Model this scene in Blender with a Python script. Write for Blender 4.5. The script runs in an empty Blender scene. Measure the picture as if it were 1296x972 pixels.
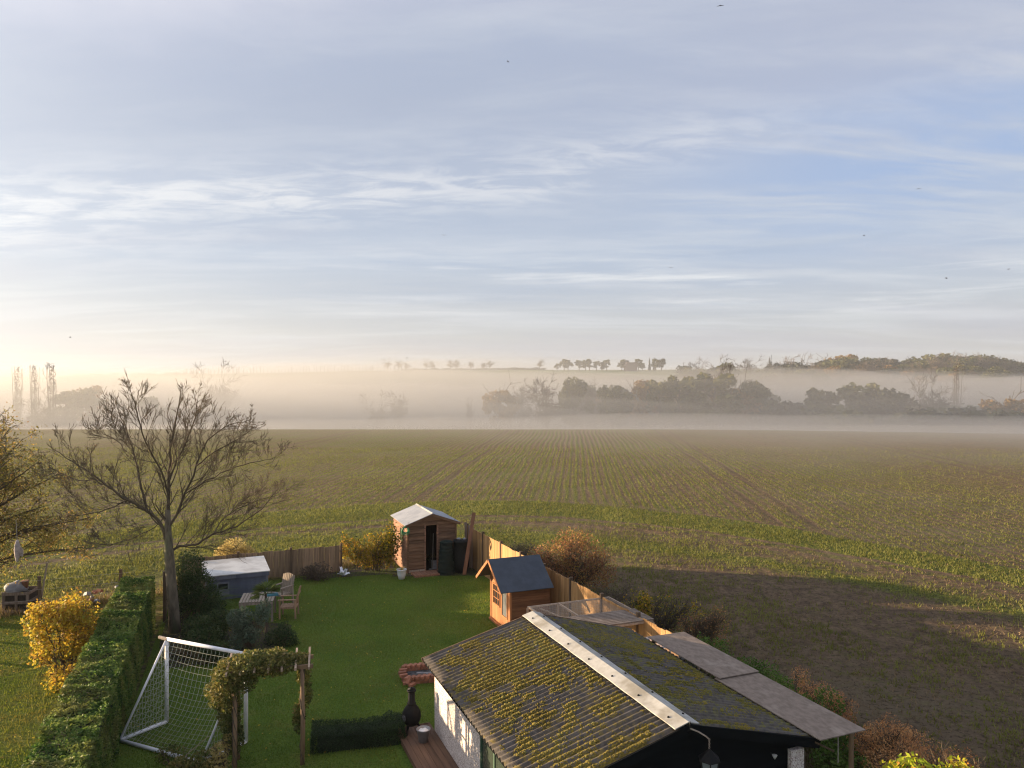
import bpy, math, random
import numpy as np
from mathutils import Vector, Matrix, Quaternion
random.seed(7); RNG = np.random.default_rng(7)
S = bpy.context.scene
COL = S.collection
R = math.radians

# ------------------------------------------------------------------ camera
cam = bpy.data.cameras.new('camera'); camo = bpy.data.objects.new('camera', cam); COL.objects.link(camo)
cam.sensor_width = 36; cam.lens = 26.5; cam.clip_start = 0.1; cam.clip_end = 6000
camo.location = (0, 0, 8); camo.rotation_euler = (R(90 - 0.24), 0, 0)
S.camera = camo

# ------------------------------------------------------------------ sun, exposure
SUN_AZ = R(-77); SUN_EL = R(6.9)      # azimuth from +Y, negative = left
SV = Vector((math.sin(SUN_AZ) * math.cos(SUN_EL), math.cos(SUN_AZ) * math.cos(SUN_EL), math.sin(SUN_EL)))
sun = bpy.data.lights.new('sun', 'SUN'); sun.energy = 5.0; sun.angle = R(0.5); sun.color = (1.0, 0.74, 0.46)
suno = bpy.data.objects.new('sun', sun); COL.objects.link(suno); suno.rotation_euler = SV.to_track_quat('Z', 'Y').to_euler()
suno.location = (-80, 40, 30)
S.view_settings.view_transform = 'Standard'; S.view_settings.look = 'None'
S.view_settings.exposure = 1.6; S.view_settings.gamma = 1.0
S.render.engine = 'CYCLES'
S.cycles.use_denoising = True
S.cycles.max_bounces = 6; S.cycles.diffuse_bounces = 3; S.cycles.transparent_max_bounces = 24
S.cycles.volume_bounces = 1; S.cycles.volume_step_rate = 4
S.cycles.use_adaptive_sampling = True; S.cycles.adaptive_threshold = 0.006; S.cycles.pixel_filter_type = 'BLACKMAN_HARRIS'; S.cycles.filter_width = 1.15
S.cycles.denoising_prefilter = 'ACCURATE'; S.cycles.denoising_input_passes = 'RGB_ALBEDO_NORMAL'

# ------------------------------------------------------------------ node helpers
class NT:
    def __init__(s, tree): s.t = tree; s.n = tree.nodes; s.l = tree.links
    def new(s, ty, **k):
        n = s.n.new(ty)
        for a, b in k.items(): setattr(n, a, b)
        return n
    def put(s, sock, v):
        if isinstance(v, bpy.types.NodeSocket): s.l.new(v, sock)
        elif isinstance(v, (tuple, list)):
            v = tuple(v)
            if len(sock.default_value) == 4 and len(v) == 3: v = v + (1,)
            sock.default_value = v
        else: sock.default_value = v
    def m(s, op, a, b=0.0, c=None, clamp=False):
        n = s.new('ShaderNodeMath', operation=op, use_clamp=clamp); s.put(n.inputs[0], a); s.put(n.inputs[1], b)
        if c is not None: s.put(n.inputs[2], c)
        return n.outputs[0]
    def vm(s, op, a, b=(0, 0, 0)):
        n = s.new('ShaderNodeVectorMath', operation=op); s.put(n.inputs[0], a); s.put(n.inputs[1], b)
        return n.outputs['Value'] if op in ('DOT_PRODUCT', 'LENGTH') else n.outputs[0]
    def mix(s, f, a, b, mode='MIX'):
        n = s.new('ShaderNodeMix', data_type='RGBA', blend_type=mode); s.put(n.inputs[0], f); s.put(n.inputs[6], a); s.put(n.inputs[7], b)
        return n.outputs[2]
    def map(s, v, a, b, c=0.0, d=1.0):
        n = s.new('ShaderNodeMapRange'); n.interpolation_type = 'SMOOTHSTEP'
        s.put(n.inputs[0], v); s.put(n.inputs[1], a); s.put(n.inputs[2], b); s.put(n.inputs[3], c); s.put(n.inputs[4], d)
        return n.outputs[0]
    def noise(s, vec, scale, detail=4, rough=0.55, dist=0.0):
        n = s.new('ShaderNodeTexNoise'); s.put(n.inputs['Vector'], vec); n.inputs['Scale'].default_value = scale
        n.inputs['Detail'].default_value = detail; n.inputs['Roughness'].default_value = rough; n.inputs['Distortion'].default_value = dist
        return n.outputs[0]
    def mapping(s, vec, loc=(0, 0, 0), rot=(0, 0, 0), scale=(1, 1, 1)):
        n = s.new('ShaderNodeMapping'); s.put(n.inputs[0], vec); n.inputs[1].default_value = loc; n.inputs[2].default_value = rot; n.inputs[3].default_value = scale
        return n.outputs[0]
    def ramp(s, f, stops):
        n = s.new('ShaderNodeValToRGB'); s.put(n.inputs[0], f); e = n.color_ramp.elements
        while len(e) < len(stops): e.new(0.5)
        for i, (p, c) in enumerate(stops): e[i].position = p; e[i].color = tuple(c) + (1,)
        return n.outputs[0]
    def comb(s, x, y, z=0.0):
        n = s.new('ShaderNodeCombineXYZ'); s.put(n.inputs[0], x); s.put(n.inputs[1], y); s.put(n.inputs[2], z); return n.outputs[0]
    def sep(s, v):
        n = s.new('ShaderNodeSeparateXYZ'); s.put(n.inputs[0], v); return n.outputs
    def gauss(s, x, c, w):
        d = s.m('DIVIDE', s.m('SUBTRACT', x, c), w); return s.m('EXPONENT', s.m('MULTIPLY', s.m('MULTIPLY', d, d), -1.0))

# ------------------------------------------------------------------ world sky
W = bpy.data.worlds.new('World'); S.world = W; W.use_nodes = True
n = NT(W.node_tree); n.n.clear()
sky = n.new('ShaderNodeTexSky', sky_type='NISHITA'); sky.sun_disc = False
sky.sun_elevation = SUN_EL; sky.sun_rotation = SUN_AZ; sky.air_density = 1.0; sky.dust_density = 3.0; sky.altitude = 50
tc = n.new('ShaderNodeTexCoord').outputs['Generated']
dx, dy, dz = n.sep(tc)
el = n.m('ARCSINE', dz); az = n.m('ARCTAN2', dx, dy)
eld = n.m('MULTIPLY', el, 57.2958); azd = n.m('MULTIPLY', az, 57.2958)
elp = n.m('MAXIMUM', eld, 0.0)
base = n.ramp(n.m('DIVIDE', elp, 90.0), [(0, (.55, .555, .56)), (.035, (.54, .56, .58)), (.10, (.46, .53, .645)), (.22, (.40, .46, .60)), (.36, (.42, .47, .60)), (1, (.28, .35, .52))])
# high cloud, streaked, projected on a plane overhead
q = n.m('ADD', n.m('MAXIMUM', dz, 0.0), 0.10)
cx = n.m('DIVIDE', dx, q); cy = n.m('DIVIDE', dy, q)
cv = n.comb(cx, cy, 0.0)
warp = n.noise(cv, 0.7, 3)
cv2 = n.mapping(cv, rot=(0, 0, R(-14)), scale=(0.33, 1.5, 1))
cv2 = n.vm('ADD', cv2, n.comb(0.0, n.m('MULTIPLY', warp, 0.8), 0.0))
st = n.noise(cv2, 1.5, 8, 0.6, 0.35)
fine = n.noise(n.mapping(cv, rot=(0, 0, R(-10)), scale=(1.0, 2.3, 1)), 3.2, 9, 0.66, 0.5)
big = n.noise(n.mapping(cv, loc=(3.1, 1.7, 0), rot=(0, 0, R(-20)), scale=(0.5, 1, 1)), 0.55, 3)
light = n.map(n.m('ADD', n.m('MULTIPLY', st, .82), n.m('MULTIPLY', fine, .18)), 0.42, 0.68)
c = n.mix(n.m('MULTIPLY', light, 0.52), base, (.68, .71, .76))
c = n.mix(n.m('MULTIPLY', n.map(big, 0.45, 0.68), 0.40), c, (.47, .485, .58))
# grey-lilac bank across the upper left, and the bright ragged edge below it
tilt = n.m('SUBTRACT', eld, n.m('MULTIPLY', azd, 0.13))
wob = n.m('MULTIPLY', n.m('SUBTRACT', n.noise(n.comb(n.m('MULTIPLY', azd, .05), n.m('MULTIPLY', eld, .12)), 1.0, 5), .5), 6.0)
tl = n.m('ADD', tilt, wob)
leftm = n.map(azd, 26.0, -12.0)
dark = n.m('MULTIPLY', n.gauss(tl, 21.0, 4.4), leftm)
c = n.mix(n.m('MULTIPLY', dark, 0.62), c, (.40, .455, .57))
topl = n.m('MULTIPLY', n.map(tl, 24.5, 31.0), n.map(azd, 20, -30))
c = n.mix(n.m('MULTIPLY', topl, 0.85), c, (.70, .70, .78))
edge = n.m('MULTIPLY', n.gauss(tl, 15.0, 2.0), n.map(azd, 52.0, -28.0))
edge = n.m('MULTIPLY', edge, n.map(fine, 0.40, 0.62, 0.12, 1.0))
c = n.mix(n.m('MULTIPLY', edge, 0.62), c, (.84, .84, .84))
# blue gap to the right and thin bright streaks low down
blue = n.m('MULTIPLY', n.gauss(n.m('ADD', eld, n.m('MULTIPLY', azd, -.10)), 12.0, 4.5), n.map(azd, 4.0, 30.0))
c = n.mix(n.m('MULTIPLY', n.m('MULTIPLY', blue, n.map(st, .62, .42)), .65), c, (.31, .445, .71))
low = n.m('MULTIPLY', n.gauss(eld, 7.0, 2.6), n.map(n.noise(n.mapping(n.comb(azd, eld), rot=(0, 0, R(-4)), scale=(.045, .75, 1)), 1.0, 7, .6, .3), .50, .66))
low = n.m('MULTIPLY', low, n.map(azd, -22, -6))
c = n.mix(n.m('MULTIPLY', low, .75), c, (.78, .80, .82))
lowd = n.m('MULTIPLY', n.gauss(eld, 8.5, 3.2), n.map(n.noise(n.mapping(n.comb(azd, eld), loc=(7, 3, 0), rot=(0, 0, R(-5)), scale=(.035, .55, 1)), 1.0, 7, .6, .3), .50, .68))
c = n.mix(n.m('MULTIPLY', lowd, .5), c, (.38, .46, .60))
# glow round the veiled sun, out of frame to the left
sd = n.m('MAXIMUM', n.vm('DOT_PRODUCT', tc, (math.sin(SUN_AZ) * .985, math.cos(SUN_AZ) * .985, .17)), 0.0)
glow = n.m('POWER', sd, 4.5)
wide = n.m('POWER', sd, 1.6)
c = n.mix(1.0, c, n.mix(glow, (0, 0, 0), (.66, .62, .54)), 'ADD')
lowg = n.m('MULTIPLY', n.m('MULTIPLY', wide, n.gauss(eld, 0.0, 7.0)), 1.0)
c = n.mix(1.0, c, n.mix(lowg, (0, 0, 0), (.21, .20, .175)), 'ADD')
nis = n.mix(1.0, sky.outputs[0], (0.10, 0.10, 0.10), 'MULTIPLY')
c = n.mix(0.10, c, nis)
bg = n.new('ShaderNodeBackground'); n.put(bg.inputs[0], c); bg.inputs[1].default_value = 0.385
o = n.new('ShaderNodeOutputWorld'); n.l.new(bg.outputs[0], o.inputs[0])

# ------------------------------------------------------------------ materials
MATS = {}
def newmat(name):
    m = bpy.data.materials.new(name); m.use_nodes = True; k = NT(m.node_tree); k.n.clear()
    out = k.new('ShaderNodeOutputMaterial'); p = k.new('ShaderNodeBsdfPrincipled'); k.l.new(p.outputs[0], out.inputs[0])
    MATS[name] = m
    return m, k, p, out
def bump(k, p, h, strength=0.4, dist=0.01):
    b = k.new('ShaderNodeBump'); b.inputs['Strength'].default_value = strength; b.inputs['Distance'].default_value = dist
    k.put(b.inputs['Height'], h); k.l.new(b.outputs[0], p.inputs['Normal'])
def simple(name, a, b=None, scale=6, rough=0.7, bs=0.3, bd=0.01, metal=0.0, stretch=(1, 1, 1), spec=0.5, contrast=(.35, .65), dirt=None, rnd=0.0):
    m, k, p, out = newmat(name)
    b = b or tuple(x * 0.72 for x in a)
    v = k.new('ShaderNodeTexCoord').outputs['Object']
    v = k.mapping(v, scale=stretch)
    f = k.noise(v, scale, 6, .6)
    c = k.mix(k.map(f, *contrast), a, b)
    if dirt:
        f2 = k.noise(v, scale * .27, 4, .6)
        c = k.mix(k.map(f2, .5, .72), c, dirt)
    if rnd:
        oi = k.new('ShaderNodeObjectInfo').outputs['Random']
        c = k.mix(1.0, c, k.ramp(oi, [(0, (1 - rnd,) * 3), (1, (1 + rnd * .6,) * 3)]), 'MULTIPLY')
    k.put(p.inputs['Base Color'], c); p.inputs['Roughness'].default_value = rough; p.inputs['Metallic'].default_value = metal
    p.inputs['Specular IOR Level'].default_value = spec
    if bs: bump(k, p, k.noise(v, scale * 4, 5, .6), bs, bd)
    return m
def wood(name, a, b, rnd=.25, grain=(1, 1, .08), rough=.8, scale=18, dirt=None):
    return simple(name, a, b, scale=scale, rough=rough, bs=.35, bd=.004, stretch=grain, rnd=rnd, spec=.25, dirt=dirt)
def leaf(name, cols, trans=.35, rough=.6, patch=None):
    m, k, p, out = newmat(name)
    at = k.new('ShaderNodeAttribute'); at.attribute_name = 'rnd'
    c = k.ramp(at.outputs['Fac'], [(i / max(1, len(cols) - 1), x) for i, x in enumerate(cols)])
    if patch:
        pos = k.new('ShaderNodeNewGeometry').outputs['Position']
        c = k.mix(k.m('MULTIPLY', k.map(k.noise(pos, patch[1], 3), .45, .65), patch[2]), c, patch[0])
    k.put(p.inputs['Base Color'], c); p.inputs['Roughness'].default_value = rough; p.inputs['Specular IOR Level'].default_value = .25
    t = k.new('ShaderNodeBsdfTranslucent'); k.put(t.inputs[0], c)
    mx = k.new('ShaderNodeMixShader'); mx.inputs[0].default_value = trans
    k.l.new(p.outputs[0], mx.inputs[1]); k.l.new(t.outputs[0], mx.inputs[2]); k.l.new(mx.outputs[0], out.inputs[0])
    return m

M_fence = wood('fence_wood', (.44, .27, .12), (.34, .19, .08), .28)
M_fence_old = wood('old_fence_wood', (.33, .225, .135), (.22, .15, .095), .22)
M_post = wood('fence_post_wood', (.15, .10, .06), (.09, .06, .04), .2)
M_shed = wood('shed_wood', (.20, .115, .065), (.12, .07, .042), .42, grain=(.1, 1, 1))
M_shed_lit = wood('shed_sunlit_wood', (.29, .155, .10), (.18, .095, .06), .2, grain=(1, .1, 1))  # lighter copy of the shed wood, sun on the left wall put into colour
M_inside = wood('shaded_timber', (.05, .035, .025), (.03, .02, .015))  # shed interior, its shade put into the timber colour
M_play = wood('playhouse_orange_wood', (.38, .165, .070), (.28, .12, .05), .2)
M_play_shade = wood('playhouse_shaded_wood', (.20, .09, .042), (.13, .06, .03), .35, grain=(.1, 1, 1))  # darker copy of the playhouse wood, the side's shade put into the colour
M_slate = simple('slate_grey_felt', (.055, .068, .09), (.042, .052, .07), 3, .85, .15, rnd=.05)
M_feltw = simple('pale_grey_felt', (.30, .32, .36), (.22, .24, .28), 1.6, .7, .2, dirt=(.24, .25, .27))
M_ridge = simple('ridge_white', (.44, .435, .41), (.35, .345, .32), 5, .75, .15, dirt=(.24, .225, .19), spec=.2)
M_white = simple('white_paint', (.80, .81, .84), (.72, .73, .77), 9, .4, .03)
M_whitep = simple('white_plastic', (.74, .76, .80), (.66, .68, .74), 5, .35, 0)
M_black = simple('black_paint', (.007, .0085, .010), (.005, .006, .007), 3, .9, .25, stretch=(.3, 1, 3), spec=.05)
M_iron = simple('cast_iron', (.008, .008, .009), (.013, .012, .011), 12, .55, .3, spec=.12)
M_green = simple('green_paint', (.04, .10, .06), (.03, .07, .045), 12, .6)
M_hose = simple('green_plastic', (.02, .26, .10), (.02, .18, .07), 12, .4)
M_blue = simple('blue_grey_paint', (.115, .135, .19), (.085, .10, .145), 3, .6, .1, stretch=(1, 1, .2))
M_bluel = simple('pale_blue_trim', (.20, .21, .25), (.15, .16, .2), 5, .6)
M_lid = simple('pale_lid_sheet', (.60, .60, .58), (.40, .39, .37), 1.3, .35, .1, dirt=(.30, .27, .23))
M_garden_wood = wood('weathered_teak', (.36, .30, .24), (.25, .205, .16), .15)
M_chair_lit = wood('sunlit_chair_wood', (.42, .27, .17), (.30, .19, .12), .12)  # warmer chair copy, sunlight put into the wood colour
M_teal = simple('teal_cloth', (.03, .16, .19), (.025, .11, .14), 8, .8)
M_brick = simple('red_brick', (.36, .15, .085), (.25, .10, .06), 9, .9, .5, rnd=.35, dirt=(.32, .24, .19))
M_ash = simple('ash', (.035, .033, .035), (.10, .10, .105), 12, 1, .6)
M_deck = wood('deck_board', (.17, .10, .065), (.11, .065, .045), .25, grain=(1, .06, 1))
M_pallet = wood('pallet_wood', (.24, .18, .14), (.15, .11, .085), .3)
M_canopy = simple('brown_canopy_sheet', (.25, .20, .165), (.17, .135, .11), 11, .9, .3, dirt=(.30, .25, .21), stretch=(1, .5, 1), spec=.2, contrast=(.3, .7))
M_binb = simple('black_plastic', (.010, .011, .012), (.016, .018, .018), 9, .7, .15, spec=.2)
M_bing = simple('dark_green_plastic', (.010, .020, .016), (.008, .014, .012), 9, .7, .15, spec=.2)
M_bark = simple('grey_bark', (.165, .135, .09), (.085, .07, .048), 9, .95, .7, .02, stretch=(1, 1, .3), dirt=(.13, .15, .07))
M_barkd = simple('dark_bark', (.10, .078, .055), (.065, .05, .036), 9, .95, .5, .01)
M_twig = simple('twig_bark', (.12, .09, .055), (.075, .058, .038), 5, .95, 0)
M_pole = wood('rustic_pole', (.30, .20, .12), (.20, .13, .08), .15)
M_soil = simple('garden_soil', (.045, .033, .023), (.028, .021, .016), 7, 1, .9, .04)
M_rope = simple('net_cord', (.42, .44, .36), (.34, .36, .28), 8, .8, 0)
M_wire = simple('wire_mesh', (.40, .36, .32), (.3, .27, .24), 8, .7, 0)
M_batten = wood('run_batten', (.46, .34, .25), (.34, .25, .18), .15)
M_bag = simple('grey_sack', (.26, .26, .27), (.17, .17, .18), 5, .7, .4, .03)
M_galv = simple('galvanised_steel', (.33, .33, .34), (.25, .25, .26), 7, .45, .1, metal=.4)
M_bird = simple('bird_feather', (.03, .03, .035), (.05, .05, .055), 5, .9, 0)
M_feather = simple('weathered_cloth', (.42, .36, .34), (.26, .22, .21), 10, .9, .4)
M_tile = simple('clay_roof_tile', (.20, .14, .12), (.15, .10, .09), .8, .9, .2)
M_wallbrick = simple('house_brick', (.50, .30, .23), (.40, .23, .18), .9, .9, .2)

def glass(name, col, rough=.12):
    m, k, p, out = newmat(name); v = k.new('ShaderNodeTexCoord').outputs['Object']
    k.put(p.inputs['Base Color'], k.mix(k.noise(v, 2.5, 3), col, tuple(x * .55 for x in col))); p.inputs['Roughness'].default_value = rough
    p.inputs['Specular IOR Level'].default_value = .8; return m
M_glassd = glass('dark_glass', (.03, .035, .04)); M_glassg = glass('greenish_glass', (.055, .075, .058), .2)
M_glassp = glass('pale_reflection_glass', (.17, .18, .19), .25)  # pale reflection put into the base colour of a dark pane
def clear(name, col, alpha):
    m, k, p, out = newmat(name); k.put(p.inputs['Base Color'], col); p.inputs['Roughness'].default_value = .15
    t = k.new('ShaderNodeBsdfTransparent'); mx = k.new('ShaderNodeMixShader'); mx.inputs[0].default_value = alpha
    k.l.new(t.outputs[0], mx.inputs[1]); k.l.new(p.outputs[0], mx.inputs[2]); k.l.new(mx.outputs[0], out.inputs[0]); return m
M_poly = clear('clear_sheet', (.55, .58, .6), .35); M_lanternglass = clear('lantern_glass', (.30, .34, .36), .55)

# pebbledash
m, k, p, out = newmat('pebbledash'); v = k.new('ShaderNodeTexCoord').outputs['Object']
vo = k.new('ShaderNodeTexVoronoi'); k.put(vo.inputs['Vector'], v); vo.inputs['Scale'].default_value = 52
vc = k.sep(vo.outputs['Color'])[0]
c = k.ramp(vc, [(0, (.30, .23, .21)), (.22, (.46, .39, .36)), (.5, (.62, .55, .52)), (1, (.74, .69, .67))])
c = k.mix(k.m('MULTIPLY', k.map(k.noise(v, 1.1, 4), .5, .75), .3), c, (.45, .40, .35))
k.put(p.inputs['Base Color'], c); p.inputs['Roughness'].default_value = .9; bump(k, p, vo.outputs['Distance'], .9, .012)
M_pebble = m

# corrugated roof with lichen
def roofmat(name, stain, amt):
    m, k, p, out = newmat(name); v = k.new('ShaderNodeTexCoord').outputs['Object']
    c = k.mix(k.map(k.noise(v, 9, 6, .65), .35, .65), (.125, .108, .092), (.072, .064, .058))
    c = k.mix(k.m('MULTIPLY', k.map(k.noise(v, 1.3, 5), .45, .7), .5), c, (.12, .115, .12))
    pt = k.m('MULTIPLY', k.map(k.noise(v, .9, 3), .38, .62), k.map(k.noise(k.mapping(v, scale=(1, 1.0, 1)), 7, 8, .72), .47, .62))
    c = k.mix(k.m('MULTIPLY', pt, amt), c, stain)
    c = k.mix(k.map(k.noise(v, 30, 3), .72, .76), c, (.34, .34, .33))
    k.put(p.inputs['Base Color'], c); p.inputs['Roughness'].default_value = .92; p.inputs['Specular IOR Level'].default_value = .2
    bump(k, p, k.noise(v, 40, 6, .7), .6, .012); return m
M_roofl = roofmat('mossy_corrugated_left', (.22, .165, .04), .8)
M_roofr = roofmat('mossy_corrugated_right', (.16, .15, .04), 1.0)
M_moss = leaf('roof_moss', [(.10, .08, .02), (.17, .13, .025), (.23, .175, .035), (.15, .145, .045)], 0.1, .95)
M_moss2 = leaf('roof_moss_olive', [(.11, .10, .025), (.17, .15, .03), (.24, .17, .03)], 0.1, .95)

# foliage
L_hedge = leaf('hedge_leaf', [(.03, .075, .014), (.07, .14, .022), (.15, .22, .04), (.27, .31, .07)], .4, patch=((.24, .19, .06), 1.6, .45))
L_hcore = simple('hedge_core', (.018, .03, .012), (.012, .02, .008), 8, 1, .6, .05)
L_yellow = leaf('yellow_leaf', [(.16, .10, .03), (.36, .21, .035), (.54, .38, .04), (.44, .37, .05), (.17, .20, .04)], .5)
L_dark = leaf('dark_leaf', [(.015, .032, .010), (.03, .06, .016), (.055, .09, .025), (.08, .10, .03)], .25)
L_darkhedge = leaf('box_hedge_leaf', [(.012, .026, .008), (.022, .045, .012), (.035, .065, .018)], .2)
L_greygreen = leaf('grey_green_leaf', [(.06, .10, .06), (.11, .155, .10), (.18, .21, .14)], .3)
L_mid = leaf('mid_green_leaf', [(.05, .10, .015), (.09, .16, .025), (.15, .22, .04)], .4)
L_lime = leaf('lime_leaf', [(.20, .28, .02), (.34, .40, .03), (.46, .42, .03), (.50, .20, .04)], .5)
L_climb = leaf('climber_leaf', [(.05, .07, .02), (.10, .12, .03), (.19, .17, .045), (.30, .22, .09)], .4)
L_gold = leaf('pale_gold_leaf', [(.36, .27, .09), (.48, .38, .14), (.56, .46, .20)], .5)
L_border = leaf('border_leaf', [(.03, .05, .015), (.12, .13, .02), (.34, .27, .02), (.42, .20, .03), (.55, .45, .05)], .45)
L_rust = leaf('rust_leaf', [(.16, .08, .045), (.28, .13, .07), (.38, .20, .07), (.42, .30, .08)], .4)
L_rust2 = leaf('bracken_leaf', [(.38, .16, .065), (.54, .26, .10), (.66, .38, .16)], .4)
L_strawl = leaf('straw_leaf', [(.11, .10, .03), (.20, .15, .06), (.30, .19, .10)], .4)
L_spars = leaf('left_tree_leaf', [(.13, .13, .03), (.22, .20, .045), (.32, .25, .07), (.34, .20, .06)], .5)
L_palm = leaf('palm_leaf', [(.06, .10, .02), (.11, .15, .03), (.18, .21, .06)], .3)
L_bud = leaf('bud_leaf', [(.14, .10, .05), (.20, .13, .07)], .3)
L_far1 = leaf('far_leaf_olive', [(.05, .06, .02), (.09, .10, .03), (.16, .15, .04)], .3)
L_far2 = leaf('far_leaf_orange', [(.16, .09, .03), (.28, .17, .05), (.36, .24, .07)], .4)
L_far3 = leaf('far_leaf_dark', [(.020, .03, .018), (.04, .05, .025)], .2)
L_far4 = leaf('far_leaf_twiggy', [(.08, .06, .045), (.12, .09, .065)], .3)
L_crop = leaf('crop_leaf', [(.115, .12, .026), (.18, .185, .04), (.26, .26, .07)], .45)
L_stub = leaf('stubble_leaf', [(.15, .10, .055), (.24, .17, .09)], .2)
L_grass = leaf('grass_blade', [(.085, .13, .018), (.15, .22, .03), (.25, .31, .05)], .5, patch=((.20, .20, .045), .5, .6))
L_grass2 = leaf('grass_blade_neighbour', [(.08, .12, .014), (.15, .19, .022), (.24, .24, .04)], .45, patch=((.22, .15, .04), 1.1, .5))

# ------------------------------------------------------------------ mesh helpers
class MB:
    def __init__(s): s.v = []; s.f = []
    def add(s, vs, fs):
        b = len(s.v); s.v += [tuple(x) for x in vs]; s.f += [tuple(i + b for i in f) for f in fs]; return s
    def box(s, x0, x1, y0, y1, z0, z1, top=None):
        t = top or 0.0
        return s.add([(x0, y0, z0), (x1, y0, z0), (x1, y1, z0), (x0, y1, z0), (x0 + t, y0 + t, z1), (x1 - t, y0 + t, z1), (x1 - t, y1 - t, z1), (x0 + t, y1 - t, z1)],
                     [(3, 2, 1, 0), (4, 5, 6, 7), (0, 1, 5, 4), (1, 2, 6, 5), (2, 3, 7, 6), (3, 0, 4, 7)])
    def beam(s, a, b, w, h, up=(0, 0, 1)):
        a = Vector(a); b = Vector(b); d = (b - a).normalized(); u = Vector(up)
        if abs(d.dot(u)) > .99: u = Vector((0, 1, 0))
        x = d.cross(u).normalized() * w / 2; y = x.cross(d).normalized() * h / 2
        vs = [a - x - y, a + x - y, a + x + y, a - x + y, b - x - y, b + x - y, b + x + y, b - x + y]
        return s.add(vs, [(0, 1, 2, 3), (7, 6, 5, 4), (1, 0, 4, 5), (2, 1, 5, 6), (3, 2, 6, 7), (0, 3, 7, 4)])
    def tube(s, pts, rad, n=6, cap=True):
        pts = [Vector(p) for p in pts]; N = len(pts)
        if not hasattr(rad, '__len__'): rad = [rad] * N
        vs = []; ref = Vector((0.3, 0.8, 0.52))
        for i, p in enumerate(pts):
            d = (pts[min(i + 1, N - 1)] - pts[max(i - 1, 0)])
            d = d.normalized() if d.length > 1e-9 else Vector((0, 0, 1))
            x = d.cross(ref)
            if x.length < .05: x = d.cross(Vector((1, 0, 0)))
            x.normalize(); y = d.cross(x)
            for j in range(n):
                a = 2 * math.pi * j / n; vs.append(p + (x * math.cos(a) + y * math.sin(a)) * rad[i])
        fs = [(i * n + j, i * n + (j + 1) % n, (i + 1) * n + (j + 1) % n, (i + 1) * n + j) for i in range(N - 1) for j in range(n)]
        if cap and n > 2: fs += [tuple(range(n))[::-1], tuple((N - 1) * n + j for j in range(n))]
        return s.add(vs, fs)
    def lathe(s, prof, n=20, c=(0, 0, 0)):
        vs = [(c[0] + r * math.cos(2 * math.pi * j / n), c[1] + r * math.sin(2 * math.pi * j / n), c[2] + z) for r, z in prof for j in range(n)]
        fs = [(i * n + j, i * n + (j + 1) % n, (i + 1) * n + (j + 1) % n, (i + 1) * n + j) for i in range(len(prof) - 1) for j in range(n)]
        fs += [tuple(range(n))[::-1], tuple((len(prof) - 1) * n + j for j in range(n))]
        return s.add(vs, fs)
    def prism(s, poly, z0, z1):   # poly in xy
        k = len(poly); vs = [(x, y, z0) for x, y in poly] + [(x, y, z1) for x, y in poly]
        return s.add(vs, [tuple(range(k))[::-1], tuple(range(k, 2 * k))] + [(i, (i + 1) % k, k + (i + 1) % k, k + i) for i in range(k)])
    def prismxz(s, poly, y0, y1):
        k = len(poly); vs = [(x, y0, z) for x, z in poly] + [(x, y1, z) for x, z in poly]
        return s.add(vs, [tuple(range(k)), tuple(range(k, 2 * k))[::-1]] + [((i + 1) % k, i, k + i, k + (i + 1) % k) for i in range(k)])
    def mesh(s, name, mat, smooth=False):
        me = bpy.data.meshes.new(name); me.from_pydata(s.v, [], s.f); me.materials.append(mat)
        if smooth: me.polygons.foreach_set('use_smooth', [True] * len(me.polygons))
        me.update(); return me
def link(name, me, parent=None, loc=(0, 0, 0), rot=(0, 0, 0), **props):
    o = bpy.data.objects.new(name, me); COL.objects.link(o); o.location = loc; o.rotation_euler = rot
    if parent is not None: o.parent = parent
    for a, b in props.items():
        if b is not None: o[a] = b
    return o
def part(name, mb, mat, parent, smooth=False, **props):
    return link(name, mb.mesh(name, mat, smooth), parent, **props)
def thing(name, label, cat, loc=(0, 0, 0), deg=0, group=None):
    return link(name, None, None, loc, (0, 0, R(deg)), label=label, category=cat, group=group)
def npmesh(name, v, f, mat, rnd=None, smooth=False):
    v = np.asarray(v, dtype=np.float32); f = np.asarray(f, dtype=np.int32); k = f.shape[1]
    me = bpy.data.meshes.new(name); me.vertices.add(len(v)); me.vertices.foreach_set('co', v.ravel())
    me.loops.add(f.size); me.loops.foreach_set('vertex_index', f.ravel())
    me.polygons.add(len(f)); me.polygons.foreach_set('loop_start', np.arange(0, f.size, k, dtype=np.int32))
    try: me.polygons.foreach_set('loop_total', np.full(len(f), k, dtype=np.int32))
    except Exception: pass
    if smooth: me.polygons.foreach_set('use_smooth', np.ones(len(f), dtype=bool))
    me.update(calc_edges=True)
    if rnd is not None:
        a = me.attributes.new('rnd', 'FLOAT', 'FACE'); a.data.foreach_set('value', np.asarray(rnd, dtype=np.float32))
    me.materials.append(mat); return me
def unit(a): return a / (np.linalg.norm(a, axis=1, keepdims=True) + 1e-9)
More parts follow.
